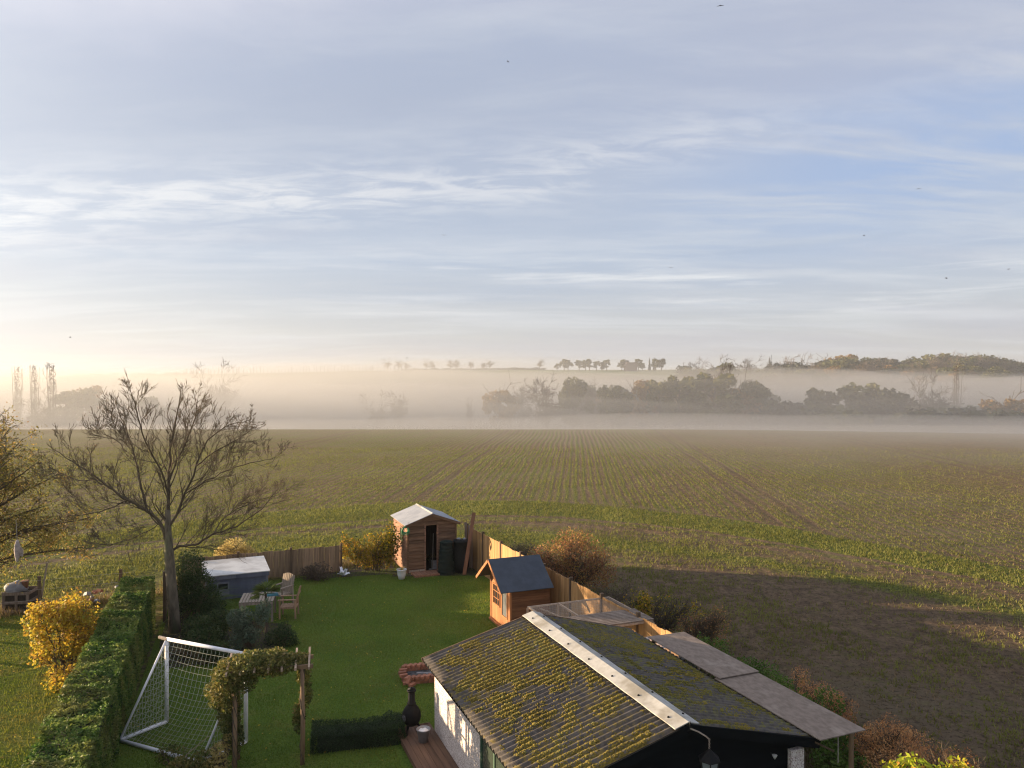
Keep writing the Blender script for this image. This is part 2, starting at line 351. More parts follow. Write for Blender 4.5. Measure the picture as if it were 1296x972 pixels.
def leaves(name, c, size, mat, rng=RNG, aspect=.55, up=0.3, jitter=.4, rnd=None):
    """leaf-shaped quads, each bent along its midrib direction"""
    c = np.asarray(c); N = len(c)
    d = unit(rng.normal(size=(N, 3)) + np.array([0, 0, up * .0])); nrm = unit(rng.normal(size=(N, 3)) + np.array([0, 0, up * 2]))
    s = unit(np.cross(d, nrm)); d = unit(np.cross(nrm, s))
    L = (np.asarray(size) * (1 + jitter * rng.uniform(-1, 1, N)))[:, None]
    a = c - d * L * .5; b = c + s * L * aspect * .5 - nrm * L * .06; e = c + d * L * .5 - nrm * L * .05; g = c - s * L * aspect * .5 - nrm * L * .06
    v = np.stack([a, b, e, g], 1).reshape(-1, 3); f = np.arange(4 * N).reshape(-1, 4)
    if rnd is None: rnd = rng.random(N)
    return npmesh(name, v, f, mat, np.clip(rnd, 0, 1))
def blades(name, c, h, w, mat, rng=RNG, lean=.5, rnd=None):
    c = np.asarray(c); N = len(c); a = rng.uniform(0, 2 * np.pi, N)
    s = np.stack([np.cos(a), np.sin(a), 0 * a], 1); b = rng.uniform(0, 2 * np.pi, N)
    h = np.asarray(h) * rng.uniform(.6, 1.3, N); l = rng.uniform(0, lean, N) * h
    tip = c + np.stack([np.cos(b) * l, np.sin(b) * l, h], 1)
    v = np.stack([c - s * w / 2, c + s * w / 2, tip], 1).reshape(-1, 3)
    return npmesh(name, v, np.arange(3 * N).reshape(-1, 3), mat, rng.random(N) if rnd is None else rnd)
def lobes(spec, N, rng=RNG, shell=.55):
    """points in a union of ellipsoid lobes (cx,cy,cz,rx,ry,rz), denser to the outside"""
    w = np.array([a[3] * a[4] * a[5] for a in spec]) ** (2 / 3); idx = rng.choice(len(spec), N, p=w / w.sum()); sp = np.array(spec)[idx]
    d = unit(rng.normal(size=(N, 3))); r = shell + (1 - shell) * rng.random(N) ** .6
    r *= 1 + .16 * np.sin(d[:, 0] * 5 + idx) * np.cos(d[:, 1] * 4 + d[:, 2] * 5 + idx * 2)
    return sp[:, :3] + d * sp[:, 3:] * r[:, None]
def hashn(ix, iy, seed):
    h = (ix * 374761393 + iy * 668265263 + seed * 144665) & 0x7fffffff
    h = (h ^ (h >> 13)) * 1274126177 & 0x7fffffff
    return ((h ^ (h >> 16)) & 0xffff) / 65535.0
def vnoise(x, y, sc, seed=1, oct=3):
    x = np.asarray(x, dtype=float) * sc; y = np.asarray(y, dtype=float) * sc; t = 0; amp = 1; tot = 0
    for o_ in range(oct):
        ix = np.floor(x).astype(np.int64); iy = np.floor(y).astype(np.int64); fx = x - ix; fy = y - iy
        fx = fx * fx * (3 - 2 * fx); fy = fy * fy * (3 - 2 * fy); s = seed + o_ * 17
        a = hashn(ix, iy, s); b = hashn(ix + 1, iy, s); c_ = hashn(ix, iy + 1, s); d = hashn(ix + 1, iy + 1, s)
        t = t + amp * ((a * (1 - fx) + b * fx) * (1 - fy) + (c_ * (1 - fx) + d * fx) * fy); tot += amp; amp *= .5; x = x * 2.03 + 5.1; y = y * 2.03 + 3.7
    return t / tot
def sstep(a, b, x):
    t = np.clip((np.asarray(x, dtype=float) - a) / (b - a), 0, 1); return t * t * (3 - 2 * t)

# ------------------------------------------------------------------ terrain
def H(x, y):
    x = np.asarray(x, dtype=float); y = np.asarray(y, dtype=float)
    z = -12 * sstep(119, 225, y)
    z = z - .9 * sstep(20, 110, x) * sstep(80, 125, y)
    z = z + 34 * sstep(300, 1000, y) * (1 + .0002 * np.clip(x, -400, 600)) * (1 - .8 * sstep(90, 200, x) * sstep(900, 650, y)) - 18 * sstep(1000, 1500, y)
    z = z - 5.5 * sstep(-150, -600, x) * sstep(500, 1000, y)
    z = z + 1.2 * (vnoise(x, y, 1 / 120, 5) - .5) * sstep(220, 420, y)
    return z
def axis(a, b, near, step, g=1.13):
    p = [0.0]; s = step
    while p[-1] < b:
        p.append(p[-1] + s)
        if p[-1] > near: s *= g
    q = [0.0]; s = step
    while q[-1] > a:
        q.append(q[-1] - s)
        if q[-1] < -near: s *= g
    return np.array(sorted(set(q + p)))
xs = axis(-1900, 1900, 70, 2.0); ys = np.concatenate([axis(-400, 0, 10, 4), np.arange(2, 260, 2.0), np.arange(262, 1100, 12), np.arange(1110, 2300, 90)]); ys = np.unique(ys)
gx, gy = np.meshgrid(xs, ys); gz = H(gx, gy)
V = np.stack([gx, gy, gz], -1).reshape(-1, 3); nx = len(xs); ny = len(ys)
ii, jj = np.meshgrid(np.arange(nx - 1), np.arange(ny - 1)); a = (jj * nx + ii).ravel()
F = np.stack([a, a + 1, a + nx + 1, a + nx], 1)
m, k, p, out = newmat('field_ground'); pos = k.new('ShaderNodeNewGeometry').outputs['Position']
X, Y, Z = k.sep(pos)
x1 = k.m('ADD', X, 1.0); xsq = k.m('MULTIPLY', x1, x1)
co = k.map(X, -3, 3, .0243, .037)
s_ = k.m('SUBTRACT', k.m('ADD', Y, k.m('MULTIPLY', co, xsq)), 51.0)
sn = k.m('ADD', s_, k.m('MULTIPLY', k.m('SUBTRACT', k.noise(pos, .12, 3), .5), 3.0))
brown = k.mix(k.map(k.noise(pos, 2.2, 7, .7), .35, .65), (.235, .165, .105), (.115, .08, .055))
brown = k.mix(k.map(k.noise(pos, .06, 4), .45, .62), brown, (.185, .145, .095))
brown = k.mix(k.m('MULTIPLY', k.map(k.noise(pos, 7.0, 5, .75), .50, .62), .75), brown, (.055, .040, .028))  # dark specks put the shadows between clods into the soil colour
brown = k.mix(k.m('MULTIPLY', k.map(k.noise(pos, 9.0, 4, .7), .60, .68), .55), brown, (.34, .26, .17))
green = k.mix(k.map(k.noise(pos, 6.0, 6, .75), .42, .58), (.20, .22, .045), (.07, .08, .024))
# rows in the open field
row = k.m('SUBTRACT', X, k.m('MULTIPLY', Y, .085))
rown = k.m('ADD', row, k.m('MULTIPLY', k.noise(pos, .05, 2), 1.5))
wv = k.m('SINE', k.m('MULTIPLY', rown, 2 * math.pi / .62)); wv = k.m('ADD', k.m('MULTIPLY', wv, .5), .5)
wb = k.m('ADD', k.m('MULTIPLY', k.m('SINE', k.m('MULTIPLY', rown, 2 * math.pi / 3.1)), .5), .5)
nrow = k.noise(k.comb(k.m('MULTIPLY', rown, 2.4), k.m('MULTIPLY', Y, .05)), 1.0, 4, .7)
big = k.noise(k.mapping(pos, scale=(1, .35, 1)), .07, 5, .6)
gi = k.m('ADD', k.m('MULTIPLY', wv, .40), k.m('ADD', k.m('MULTIPLY', nrow, .75), k.m('MULTIPLY', big, .65)))
gi = k.m('ADD', gi, k.m('MULTIPLY', wb, .10))
gi = k.map(k.m('ADD', gi, k.map(X, 25, -15, 0, .06)), .74, 1.26)
mott = k.m('ADD', k.m('MULTIPLY', k.noise(pos, 5.0, 6, .75), .55), k.m('MULTIPLY', k.noise(pos, 1.2, 5, .7), .45))
gi = k.m('MULTIPLY', gi, k.map(mott, .3, .6, .55, 1))
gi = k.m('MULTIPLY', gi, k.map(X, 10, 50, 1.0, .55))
# tramlines
tr = k.m('SUBTRACT', X, k.m('SUBTRACT', k.m('MULTIPLY', Y, .106), 12.7))
tw = k.m('ABSOLUTE', k.m('SUBTRACT', k.m('ABSOLUTE', k.m('SUBTRACT', k.m('FLOORED_MODULO', k.m('ADD', tr, 12.0), 24.0), 12.0)), .95))
tram = k.map(tw, .42, .18)
gi = k.m('MULTIPLY', gi, k.m('SUBTRACT', 1.0, k.m('MULTIPLY', tram, .5)))
# headland, rows follow its curve
hw = k.noise(k.comb(k.m('MULTIPLY', sn, 2.1), k.m('MULTIPLY', X, .12)), 1.0, 5, .7)
hb = k.m('ADD', k.gauss(sn, -3.6, 2.6), k.m('MULTIPLY', k.gauss(sn, -12.5, 1.4), .6))
hg = k.m('ADD', k.m('ADD', k.m('MULTIPLY', hb, .50), k.m('MULTIPLY', hw, .60)), k.m('MULTIPLY', mott, 1.0))
hg = k.m('SUBTRACT', hg, k.m('MULTIPLY', k.m('ADD', k.gauss(sn, -6.6, .35), k.m('ADD', k.gauss(sn, -8.4, .35), k.gauss(sn, -.2, .35))), .35))
hg = k.m('SUBTRACT', hg, k.m('MULTIPLY', k.map(X, 2, 9, 0, .10), k.map(sn, -9, -12)))
hg = k.map(k.m('ADD', hg, k.map(X, 6, -6, 0, .12)), .70, 1.02)
isin = k.map(sn, -.9, .6)
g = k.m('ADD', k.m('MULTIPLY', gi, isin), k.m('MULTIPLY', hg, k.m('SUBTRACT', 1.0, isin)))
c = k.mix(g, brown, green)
c = k.mix(k.m('MULTIPLY', k.m('MULTIPLY', tram, isin), .35), c, (.11, .078, .052))
# valley and far hill
farc = k.mix(k.map(k.noise(k.mapping(pos, scale=(.5, 1, 1)), .011, 3), .44, .56), (.12, .15, .06), (.16, .15, .09))
farc = k.mix(k.map(Y, 800, 812), farc, (.14, .17, .08))
c = k.mix(k.map(Y, 190, 260), c, farc)
k.put(p.inputs['Base Color'], c); p.inputs['Roughness'].default_value = 1.0; p.inputs['Specular IOR Level'].default_value = .1
hh = k.m('ADD', k.noise(pos, 5.0, 8, .78), k.m('MULTIPLY', wv, .25))
bump(k, p, hh, 1.0, .22)
M_field = m
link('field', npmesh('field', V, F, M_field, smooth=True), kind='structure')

# garden axes: local x = to the right and away, local y = away from the house
GA = 22.0; gv = np.array([math.cos(R(GA)), math.sin(R(GA))]); gu = np.array([-math.sin(R(GA)), math.cos(R(GA))])
def inpoly(px, py, poly):
    ins = np.zeros(len(px), bool); j = len(poly) - 1
    for i in range(len(poly)):
        xi, yi = poly[i]; xj, yj = poly[j]
        cnd = ((yi > py) != (yj > py)) & (px < (xj - xi) * (py - yi) / (yj - yi + 1e-12) + xi); ins ^= cnd; j = i
    return ins
LAWN = [(-12.9, 28.6), (-7.0, 31.3), (-1.9, 33.2), (7.2, 11.8), (7.2, 3), (-3.5, 3), (-7.8, 14.2)]
NLAWN = [(-13.9, 26.6), (-40, 17.5), (-40, 3), (-4.7, 3), (-9.0, 14.0)]
def lawnmat(name, a, b, y_):
    m, k, p, out = newmat(name); pos = k.new('ShaderNodeNewGeometry').outputs['Position']
    c = k.mix(k.map(k.noise(pos, .55, 5, .65), .38, .62), a, b)
    c = k.mix(k.m('MULTIPLY', k.map(k.noise(pos, 1.7, 6, .7), .5, .68), .55), c, y_)
    c = k.mix(k.map(k.noise(pos, 22, 4, .7), .4, .7), c, tuple(x * .55 for x in a))
    k.put(p.inputs['Base Color'], c); p.inputs['Roughness'].default_value = 1; p.inputs['Specular IOR Level'].default_value = .1
    bump(k, p, k.noise(pos, 14, 7, .75), .9, .05); return m
M_lawn = lawnmat('lawn_turf', (.085, .15, .022), (.13, .19, .032), (.20, .18, .06))
M_nlawn = lawnmat('neighbour_turf', (.09, .13, .02), (.14, .16, .03), (.22, .15, .05))
def flat(name, poly, mat, z, kind='structure'):
    mb = MB(); mb.add([(x, y, z) for x, y in poly], [tuple(range(len(poly)))]); return link(name, mb.mesh(name, mat), kind=kind)
flat('lawn', LAWN, M_lawn, .012); flat('neighbour_lawn', NLAWN, M_nlawn, .012)
flat('flower_bed', [(-12.7, 28.3), (-11.2, 28.7), (-10.3, 25.6), (-7.2, 24.6), (-6.8, 22.6), (-8.6, 21.2), (-9.6, 20.9), (-10.6, 22.6)], M_soil, .022)
flat('border_bed', [(-8.4, 30.2), (-4.75, 31.2), (-5.4, 33.4), (-8.0, 32.2)], M_soil, .022)
flat('bare_soil_path', [(-4.9, 30.7), (-1.2, 30.9), (-1.9, 32.6), (-4.9, 31.6)], M_soil, .024)
# bare strip outside the fences
def scatter(poly, dens, rng=RNG):
    p_ = np.array(poly); lo = p_.min(0); hi = p_.max(0); N = int((hi - lo).prod() * dens)
    q = lo + rng.random((N, 2)) * (hi - lo); return q[inpoly(q[:, 0], q[:, 1], poly)]
def frustum(q, m_=.74): return q[(np.abs(q[:, 0]) < m_ * q[:, 1] + 1.0) & (q[:, 1] > 12.5)]
q = frustum(scatter(LAWN, 900)); t = vnoise(q[:, 0], q[:, 1], 1.3, 3)
gar = (q - np.array([-1.95, 16.95])) @ np.stack([gv, gu], 1); q = q[~((gar[:, 0] > -.8) & (gar[:, 1] < .3))]
z = np.full(len(q), .01); t = vnoise(q[:, 0], q[:, 1], .8, 3)
link('lawn_grass', blades('lawn_grass', np.stack([q[:, 0], q[:, 1], z], 1), .045, .014, L_grass, rnd=np.clip(t + RNG.normal(0, .18, len(q)), 0, 1)), kind='stuff', label='short green grass of the shaded lawn', category='grass')
q = frustum(scatter(NLAWN, 620)); t = vnoise(q[:, 0], q[:, 1], 1.1, 9)
link('neighbour_grass', blades('neighbour_grass', np.stack([q[:, 0], q[:, 1], 0 * t + .01], 1), .05, .016, L_grass2, rnd=np.clip(t + RNG.normal(0, .2, len(q)), 0, 1)), kind='stuff', label='yellowing grass of the lawn left of the tall hedge', category='grass')

for nm, pl, dn, lab in (('fallen_leaves', LAWN, 7, 'small brown and yellow fallen leaves scattered on the lawn'), ('fallen_leaves', NLAWN, 26, 'brown and yellow fallen leaves scattered on the grass left of the hedge')):
    q = frustum(scatter(pl, dn)); q = q[vnoise(q[:, 0], q[:, 1], .6, 41) > .45]
    link(nm, leaves(nm, np.column_stack([q, np.full(len(q), .045)]), .06, L_yellow, up=1.6), kind='stuff', label=lab, category='leaves')
# crop seedlings
def in_garden(x, y):
    fx = -1.9 + (32.6 - y) * .425 + .4
    return ((x < fx) & (x > -13 - (0 if False else 0)) & (y < 31.2 + .40 * (x + 7.5))) | ((x < -11) & (y < 27.2 + .33 * (x + 14)) & (x > -60)) | ((x < fx) & (y < 26))
N = 520000
yy = 13 + 77 * RNG.random(N) ** .95; xx = (RNG.random(N) * 2 - 1) * (.72 * yy + 1)
sl = yy + np.where(xx > 0, .037, .0243) * (xx + 1) ** 2 - 51
inside = sl > 0
rr = xx - .085 * yy; rq = np.round(rr / .31) * .31 + RNG.normal(0, .035, N); xx = np.where(inside, rq + .085 * yy, xx)
sq = np.round(sl / .28) * .28 + RNG.normal(0, .04, N); yy = np.where(inside, yy, yy + (sq - sl))
sl = yy + np.where(xx > 0, .037, .0243) * (xx + 1) ** 2 - 51
nz = vnoise(xx, yy, .35, 21, 4); nz2 = vnoise(xx, yy, 1.6, 5, 3)
band = np.exp(-((sl + 3.6) / 2.6) ** 2) + .5 * np.exp(-((sl + 12.5) / 1.6) ** 2)
trk = np.exp(-((sl + 6.8) / .5) ** 2) + np.exp(-((sl + 8.8) / .5) ** 2) + np.exp(-((sl + .2) / .4) ** 2) + np.exp(-((sl + 16.5) / .5) ** 2)
tr_ = xx - (.106 * yy - 12.7); tw_ = np.abs(np.abs(((tr_ + 12) % 24) - 12) - .95) < .3
prob = np.where(inside, .30 + .9 * (nz - .45) + .8 * (nz2 - .5), .30 + .75 * band + 1.1 * (nz - .5) + 1.1 * (nz2 - .5) - .5 * trk)
prob = prob + np.where(inside, 0, .22 * sstep(6, -6, xx) - .17 * sstep(3, 10, xx) * sstep(-9, -12, sl)); prob = np.clip(prob, .03, 1) * np.clip((34 / yy) ** .6, .35, 1.2) * (1 - .9 * (tw_ & inside))
keep = (RNG.random(N) < prob * .72 * (1 - .35 * sstep(5, 30, xx))) & ~in_garden(xx, yy)
cx_, cy_ = xx[keep], yy[keep]; nn = vnoise(cx_, cy_, .5, 33)
base_ = np.stack([cx_, cy_, H(cx_, cy_) - .005], 1); K = len(base_)
B3 = np.repeat(base_, 2, 0) + RNG.normal(0, .02, (2 * K, 3)) * np.array([1, 1, 0])
sc = .085 + .0009 * np.repeat(cy_, 2)
link('crop_seedlings', blades('crop_seedlings', B3, sc, .034, L_crop, lean=.8, rnd=np.clip(np.repeat(nn, 2) + RNG.normal(0, .2, 2 * K), 0, 1)), kind='stuff', label='young green crop growing in drilled rows on brown soil', category='crop')
N = 60000; yy = 13 + 50 * RNG.random(N) ** 1.1; xx = (RNG.random(N) * 2 - 1) * (.72 * yy + 1); kp = ~in_garden(xx, yy) & (vnoise(xx, yy, .6, 77) > .42)
b_ = np.stack([xx[kp], yy[kp], 0 * xx[kp]], 1)
link('field_stubble', blades('field_stubble', b_, .07, .03, L_stub, lean=1.6), kind='stuff', label='pale dead stubble scattered between the crop rows', category='stubble')

# ------------------------------------------------------------------ branching
def rotaxis(d, ang, rng):
    ax = d.cross(Vector((rng.uniform(-1, 1), rng.uniform(-1, 1), rng.uniform(-1, 1))))
    if ax.length < 1e-3: ax = Vector((1, 0, 0))
    return Quaternion(ax.normalized(), ang) @ d
def grow(mb, p, d, L, r, lvl, rng, up=.15, wig=.18, nch=(3, 5), ang=(.5, .95), k=.62, tips=None, minr=.004, ns=4):
    pts = [p.copy()]; rad = [r]; n_ = 3 if lvl == 0 else ns; dd = d.normalized(); st = L / n_
    for i in range(n_):
        dd = (dd + Vector((rng.gauss(0, wig), rng.gauss(0, wig), rng.gauss(0, wig))) + Vector((0, 0, up))).normalized()
        pts.append(pts[-1] + dd * st); rad.append(max(minr, r * (1 - .65 * (i + 1) / n_)))
    mb.tube(pts, rad, 5 if r > .03 else 3, cap=False)
    if tips is not None and lvl == 0: tips.append(pts[-1]); tips.append(pts[-2])
    if lvl > 0:
        for c_ in range(rng.randint(*nch)):
            f = rng.uniform(.25, 1.0) * (n_ - .001); i = int(f); q_ = pts[i].lerp(pts[i + 1], f - i)
            dl = (pts[i + 1] - pts[i]).normalized()
            grow(mb, q_, rotaxis(dl, rng.uniform(*ang), rng), L * k * rng.uniform(.7, 1.15), max(minr, rad[i] * .6), lvl - 1, rng, up, wig, nch, ang, k, tips, minr, ns)
def limb(mb, pts, r0, r1, rng, lvl, L, every, tips, **kw):
    pts = [Vector(p) for p in pts]; n_ = len(pts); rad = [r0 + (r1 - r0) * i / (n_ - 1) for i in range(n_)]
    # smooth with small wiggle
    P = []; Q = []
    for i in range(n_ - 1):
        for t in (0, .33, .66):
            v_ = pts[i].lerp(pts[i + 1], t) + Vector((rng.gauss(0, .014), rng.gauss(0, .02), rng.gauss(0, .014))) * (1 if (i or t) else 0)
            P.append(v_); Q.append(rad[i] + (rad[i + 1] - rad[i]) * t)
    P.append(pts[-1]); Q.append(rad[-1]); mb.tube(P, Q, 7 if r0 > .06 else 5, cap=False)
    tot = len(P) - 1; m_ = int(every)
    for c_ in range(m_):
        f = (.12 + .86 * (c_ + rng.random()) / m_) * (tot - .001); i = int(f); q_ = P[i].lerp(P[i + 1], f - i); dl = (P[i + 1] - P[i]).normalized()
        grow(mb, q_, rotaxis(dl, rng.uniform(.45, .9), rng), L * rng.uniform(.6, 1.2) * (1 - .55 * f / tot), max(.006, Q[i] * .5), lvl, rng, tips=tips, **kw)

# the bare tree in the garden
rng = random.Random(11)
TD = 23.9; TX = (221 - 648) / 954 * TD
bt = thing('bare_tree', 'bare spreading tree with pale grey trunk standing between the tall hedge and the lawn', 'tree', (TX, TD, 0))
def tp(x, y, dpt=0.0):
    d = TD + dpt; return ((x - 648) / 954 * d - TX, dpt, 8 - (y - 482) / 954 * d)
mb = MB(); tr0 = [(221, 808), (219, 770), (216, 735), (214, 705), (213, 688), (212, 668), (212, 645)]
mb.tube([tp(*a_) for a_ in tr0], [.20, .165, .155, .15, .13, .10, .075], 12)
mb.tube([tp(219, 800), tp(228, 806, -.1)], [.1, .04], 6); mb.tube([tp(219, 800), tp(211, 807, -.1)], [.1, .04], 6)
part('trunk', mb, M_bark, bt, True)
mb = MB(); tips = []
L1 = [[(213, 690), (203, 660), (186, 642), (163, 628), (140, 612), (118, 592), (92, 575), (66, 556)],
      [(213, 692), (212, 650), (214, 600), (215, 560), (221, 520), (228, 480)],
      [(212, 665), (222, 650), (235, 618), (248, 580), (262, 545), (285, 525), (318, 515)],
      [(186, 642), (178, 610), (172, 570), (160, 530), (150, 505)],
      [(214, 625), (205, 590), (190, 560), (180, 535), (172, 500), (168, 485)],
      [(213, 700), (225, 692), (250, 688), (270, 674), (300, 664), (330, 640), (352, 612)],
      [(270, 674), (280, 655), (300, 640), (325, 628), (345, 622)],
      [(214, 600), (225, 570), (240, 535), (248, 505), (250, 488)],
      [(140, 612), (120, 600), (100, 600), (75, 590), (62, 580)],
      [(163, 628), (135, 640), (105, 648), (85, 650)],
      [(248, 580), (270, 560), (292, 548), (305, 540)],
      [(215, 640), (196, 665), (170, 680), (140, 690), (110, 688)],
      [(235, 618), (262, 600), (290, 585), (318, 575), (345, 570)],
      [(160, 560), (148, 545), (132, 535), (122, 530)]]
depth = [-.6, .1, .5, .9, -1.3, .6, 1.2, 1.3, 1.0, -1.2, -.9, .9, -1.4, .4]
rads = [.06, .07, .048, .036, .034, .046, .022, .03, .02, .02, .024, .018, .022, .018]
for l_, dp, r_ in zip(L1, depth, rads):
    l_ = [(214 + (x_ - 214) * (1.0 if y_ < 690 else 1), 690 + (y_ - 690) * (.91 if y_ < 690 else 1)) for x_, y_ in l_]
    P = [tp(x_, y_, dp * (i / (len(l_) - 1)) ** 1.0 * 1.2) for i, (x_, y_) in enumerate(l_)]
    limb(mb, P, r_, .011, rng, 2, 1.35, 6 + len(l_) * 2.2, tips, up=.12, wig=.11, nch=(4, 6), ang=(.4, .85), minr=.005, k=.52, ns=4)
part('branches', mb, M_twig, bt, True)
tq = np.array([list(t_) for t_ in tips]); kp = RNG.random(len(tq)) < .2
part_o = link('buds', leaves('buds', tq[kp], .045, L_bud), bt)

# the leafy tree on the left edge
rng = random.Random(5)
lt = thing('autumn_tree', 'tall thinning tree with sparse yellow-green leaves at the left edge of the field', 'tree', (-18.6, 25.0, 0))
mb = MB(); tips = []
mb.tube([(0, 0, 0), (.05, 0, 1.2), (.0, .05, 2.4), (.1, 0, 3.2)], [.26, .2, .17, .14], 10)
part('trunk', mb, M_barkd, lt, True)
mb = MB()
for i in range(17):
    a_ = rng.uniform(-1.9, 1.9) if i > 4 else rng.uniform(-3, 3); hh_ = 2.0 + 3.2 * (i / 17); le = rng.uniform(3.0, 4.6) * (1 - .25 * i / 17); e_ = .25 + .85 * (i / 17)
    d_ = Vector((math.cos(a_) * math.cos(e_), math.sin(a_) * math.cos(e_), math.sin(e_)))
    b_ = Vector((.05, 0, hh_ * .8)); P = [b_ + d_ * le * t_ + Vector((0, 0, -.5 * t_ * t_ * (1 - i / 17) * 1.6)) for t_ in (0, .25, .5, .75, 1)]
    limb(mb, P, .07, .012, rng, 2, 1.05, 9, tips, up=-.02, nch=(3, 5), minr=.006, k=.62)
limb(mb, [(0, 0, 3), (.1, .1, 5), (.3, 0, 7), (.3, 0, 8.6)], .12, .02, rng, 2, 1.6, 16, tips, up=.12, minr=.006)
limb(mb, [(.5, -.5, 3.2), (1.3, -1.9, 3.9), (2.4, -3.1, 3.95), (3.4, -3.5, 3.9)], .05, .012, rng, 1, .6, 6, tips, up=-.03, minr=.006)
part('branches', mb, M_barkd, lt, True)
tq = np.array([list(t_) for t_ in tips]); kp = RNG.random(len(tq)) < np.clip(1.15 - tq[:, 2] / 9.0, .1, .85); tq = tq[kp]
tq = np.repeat(tq, 5, 0) + RNG.normal(0, .15, (5 * len(tq), 3))
link('leaf_crown', leaves('leaf_crown', tq, .08, L_spars, up=0), lt)

# hanging bird-shaped thing under the left tree
hb_ = thing('hanging_decoy', 'pale grey bird-shaped decoy hanging on a cord below the left tree', 'decoy', (-14.65, 22.3, 2.62))
mb = MB(); mb.lathe([(.01, 0), (.045, .06), (.07, .2), (.09, .38), (.075, .52), (.05, .6), (.03, .66)], 8)
part('body', mb, M_feather, hb_, True)
mb = MB(); mb.add([(.05, 0, .5), (.16, .03, .36), (.13, .05, .16), (.05, .02, .2), (.05, .03, .5), (.15, .06, .36), (.12, .08, .16), (.05, .05, .2)], [(0, 1, 2, 3), (7, 6, 5, 4), (0, 4, 5, 1), (1, 5, 6, 2), (2, 6, 7, 3), (3, 7, 4, 0)])
part('wing', mb, M_feather, hb_)
mb = MB(); mb.tube([(0, 0, .64), (-.05, .02, 1.26)], .008, 4); part('cord', mb, M_wire, hb_)

# ------------------------------------------------------------------ tall hedge
def hedge(name, label, poly, h, mat, N, lsize, rnd_noise, core=True):
    t = thing(name, label, 'hedge')
    p_ = np.array(poly, float); cen = p_.mean(0)
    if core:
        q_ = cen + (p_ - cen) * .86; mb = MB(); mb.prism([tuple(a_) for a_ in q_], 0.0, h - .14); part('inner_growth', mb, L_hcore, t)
    pts = []
    per = [np.linalg.norm(p_[(i + 1) % len(p_)] - p_[i]) for i in range(len(p_))]
    area_top = abs(np.cross(p_[1] - p_[0], p_[2] - p_[0])); tot = area_top * 1.5 + sum(per) * h
    n_top = int(N * area_top * 1.5 / tot); q_ = scatter(poly, n_top / area_top)
    bumpz = .16 * (vnoise(q_[:, 0], q_[:, 1], 1.6, rnd_noise) - .5) + .10 * (vnoise(q_[:, 0], q_[:, 1], 5, rnd_noise + 3) - .5)
    pts.append(np.column_stack([q_, h + bumpz * 1.6 - np.abs(RNG.normal(0, .05, len(q_)))]))
    for i in range(len(p_)):
        a_, b_ = p_[i], p_[(i + 1) % len(p_)]; n_ = int(N * per[i] * h / tot); t_ = RNG.random(n_); zz = h * RNG.random(n_)
        e = (b_ - a_) / per[i]; nr = np.array([e[1], -e[0]]);
        if np.dot(nr, a_ - cen) < 0: nr = -nr
        off = .16 * (vnoise(t_ * per[i], zz, 1.8, rnd_noise + i) - .45) - np.abs(RNG.normal(0, .04, n_)) - .10 * (zz / h) ** 4
        xy = a_ + np.outer(t_ * per[i], e) + np.outer(off, nr); pts.append(np.column_stack([xy, zz]))
    c_ = np.concatenate(pts); v_ = vnoise(c_[:, 0] * 1.3, c_[:, 1] * 1.3 + c_[:, 2], 1.4, rnd_noise + 9)
    link('foliage', leaves('foliage', c_, lsize, mat, up=.8, rnd=np.clip(v_ * 1.1 - .05 + RNG.normal(0, .22, len(c_)), 0, 1)), t)
    return t
hedge('tall_hedge', 'long dense evergreen hedge with sunlit top running down the left side of the lawn',
      [(-11.75, 24.8), (-6.6, 11.2), (-7.55, 10.9), (-12.72, 24.5)], 1.6, L_hedge, 95000, .065, 4)
hedge('box_hedge', 'low dark clipped hedge beside the rose arch and wooden deck', [(-4.45, 16.75), (-2.45, 17.15), (-2.35, 16.5), (-4.3, 16.05)], .46, L_darkhedge, 16000, .035, 14)

# ------------------------------------------------------------------ shrubs
def shrub(name, label, cat, loc, lb, N, size, mat, stems=6, hgt=None, seed=1, shell=.45, up=.3, smat=None, group=None, partname='foliage', aspect=.6):
    t = thing(name, label, cat, loc, group=group); rg = random.Random(seed); r2 = np.random.default_rng(seed)
    top = max(l[2] + l[5] for l in lb); mb = MB(); tips = []
    for i in range(stems):
        l = lb[i % len(lb)]; a_ = rg.uniform(0, 6.28); tx = l[0] + math.cos(a_) * l[3] * .5; ty = l[1] + math.sin(a_) * l[4] * .5; tz = l[2] + l[5] * .5
        limb(mb, [(l[0] * .25, l[1] * .25, 0), (tx * .5, ty * .5, tz * .5), (tx, ty, tz)], .018 + .006 * top, .006, rg, 1, .35 * top, 6, tips, up=.1, minr=.004)
    part('stems', mb, smat or M_twig, t)
    c_ = lobes(lb, N, r2, shell); c_ = c_[c_[:, 2] > .02]
    v_ = vnoise(c_[:, 0] * 2 + c_[:, 2], c_[:, 1] * 2 + c_[:, 2], 1.2, seed); zt = c_[:, 2] / top
    link(partname, leaves(partname, c_, size, mat, r2, up=up, aspect=aspect, rnd=np.clip(v_ + r2.normal(0, .22, len(c_)), 0, 1)), t)
    return t
def rl(seed, n_, R_, h0, h1, r0, r1):
    rg = random.Random(seed); return [(rg.uniform(-R_, R_), rg.uniform(-R_, R_) * .8, rg.uniform(h0, h1), rg.uniform(r0, r1), rg.uniform(r0, r1), rg.uniform(r0, r1)) for _ in range(n_)]
shrub('yellow_shrub', 'bright golden-yellow autumn shrub leaning over the left side of the tall hedge', 'shrub', (-11.8, 19.9, 0), rl(3, 20, .85, .15, 2.1, .25, .55), 9500, .085, L_yellow, 14, seed=3, shell=.15)
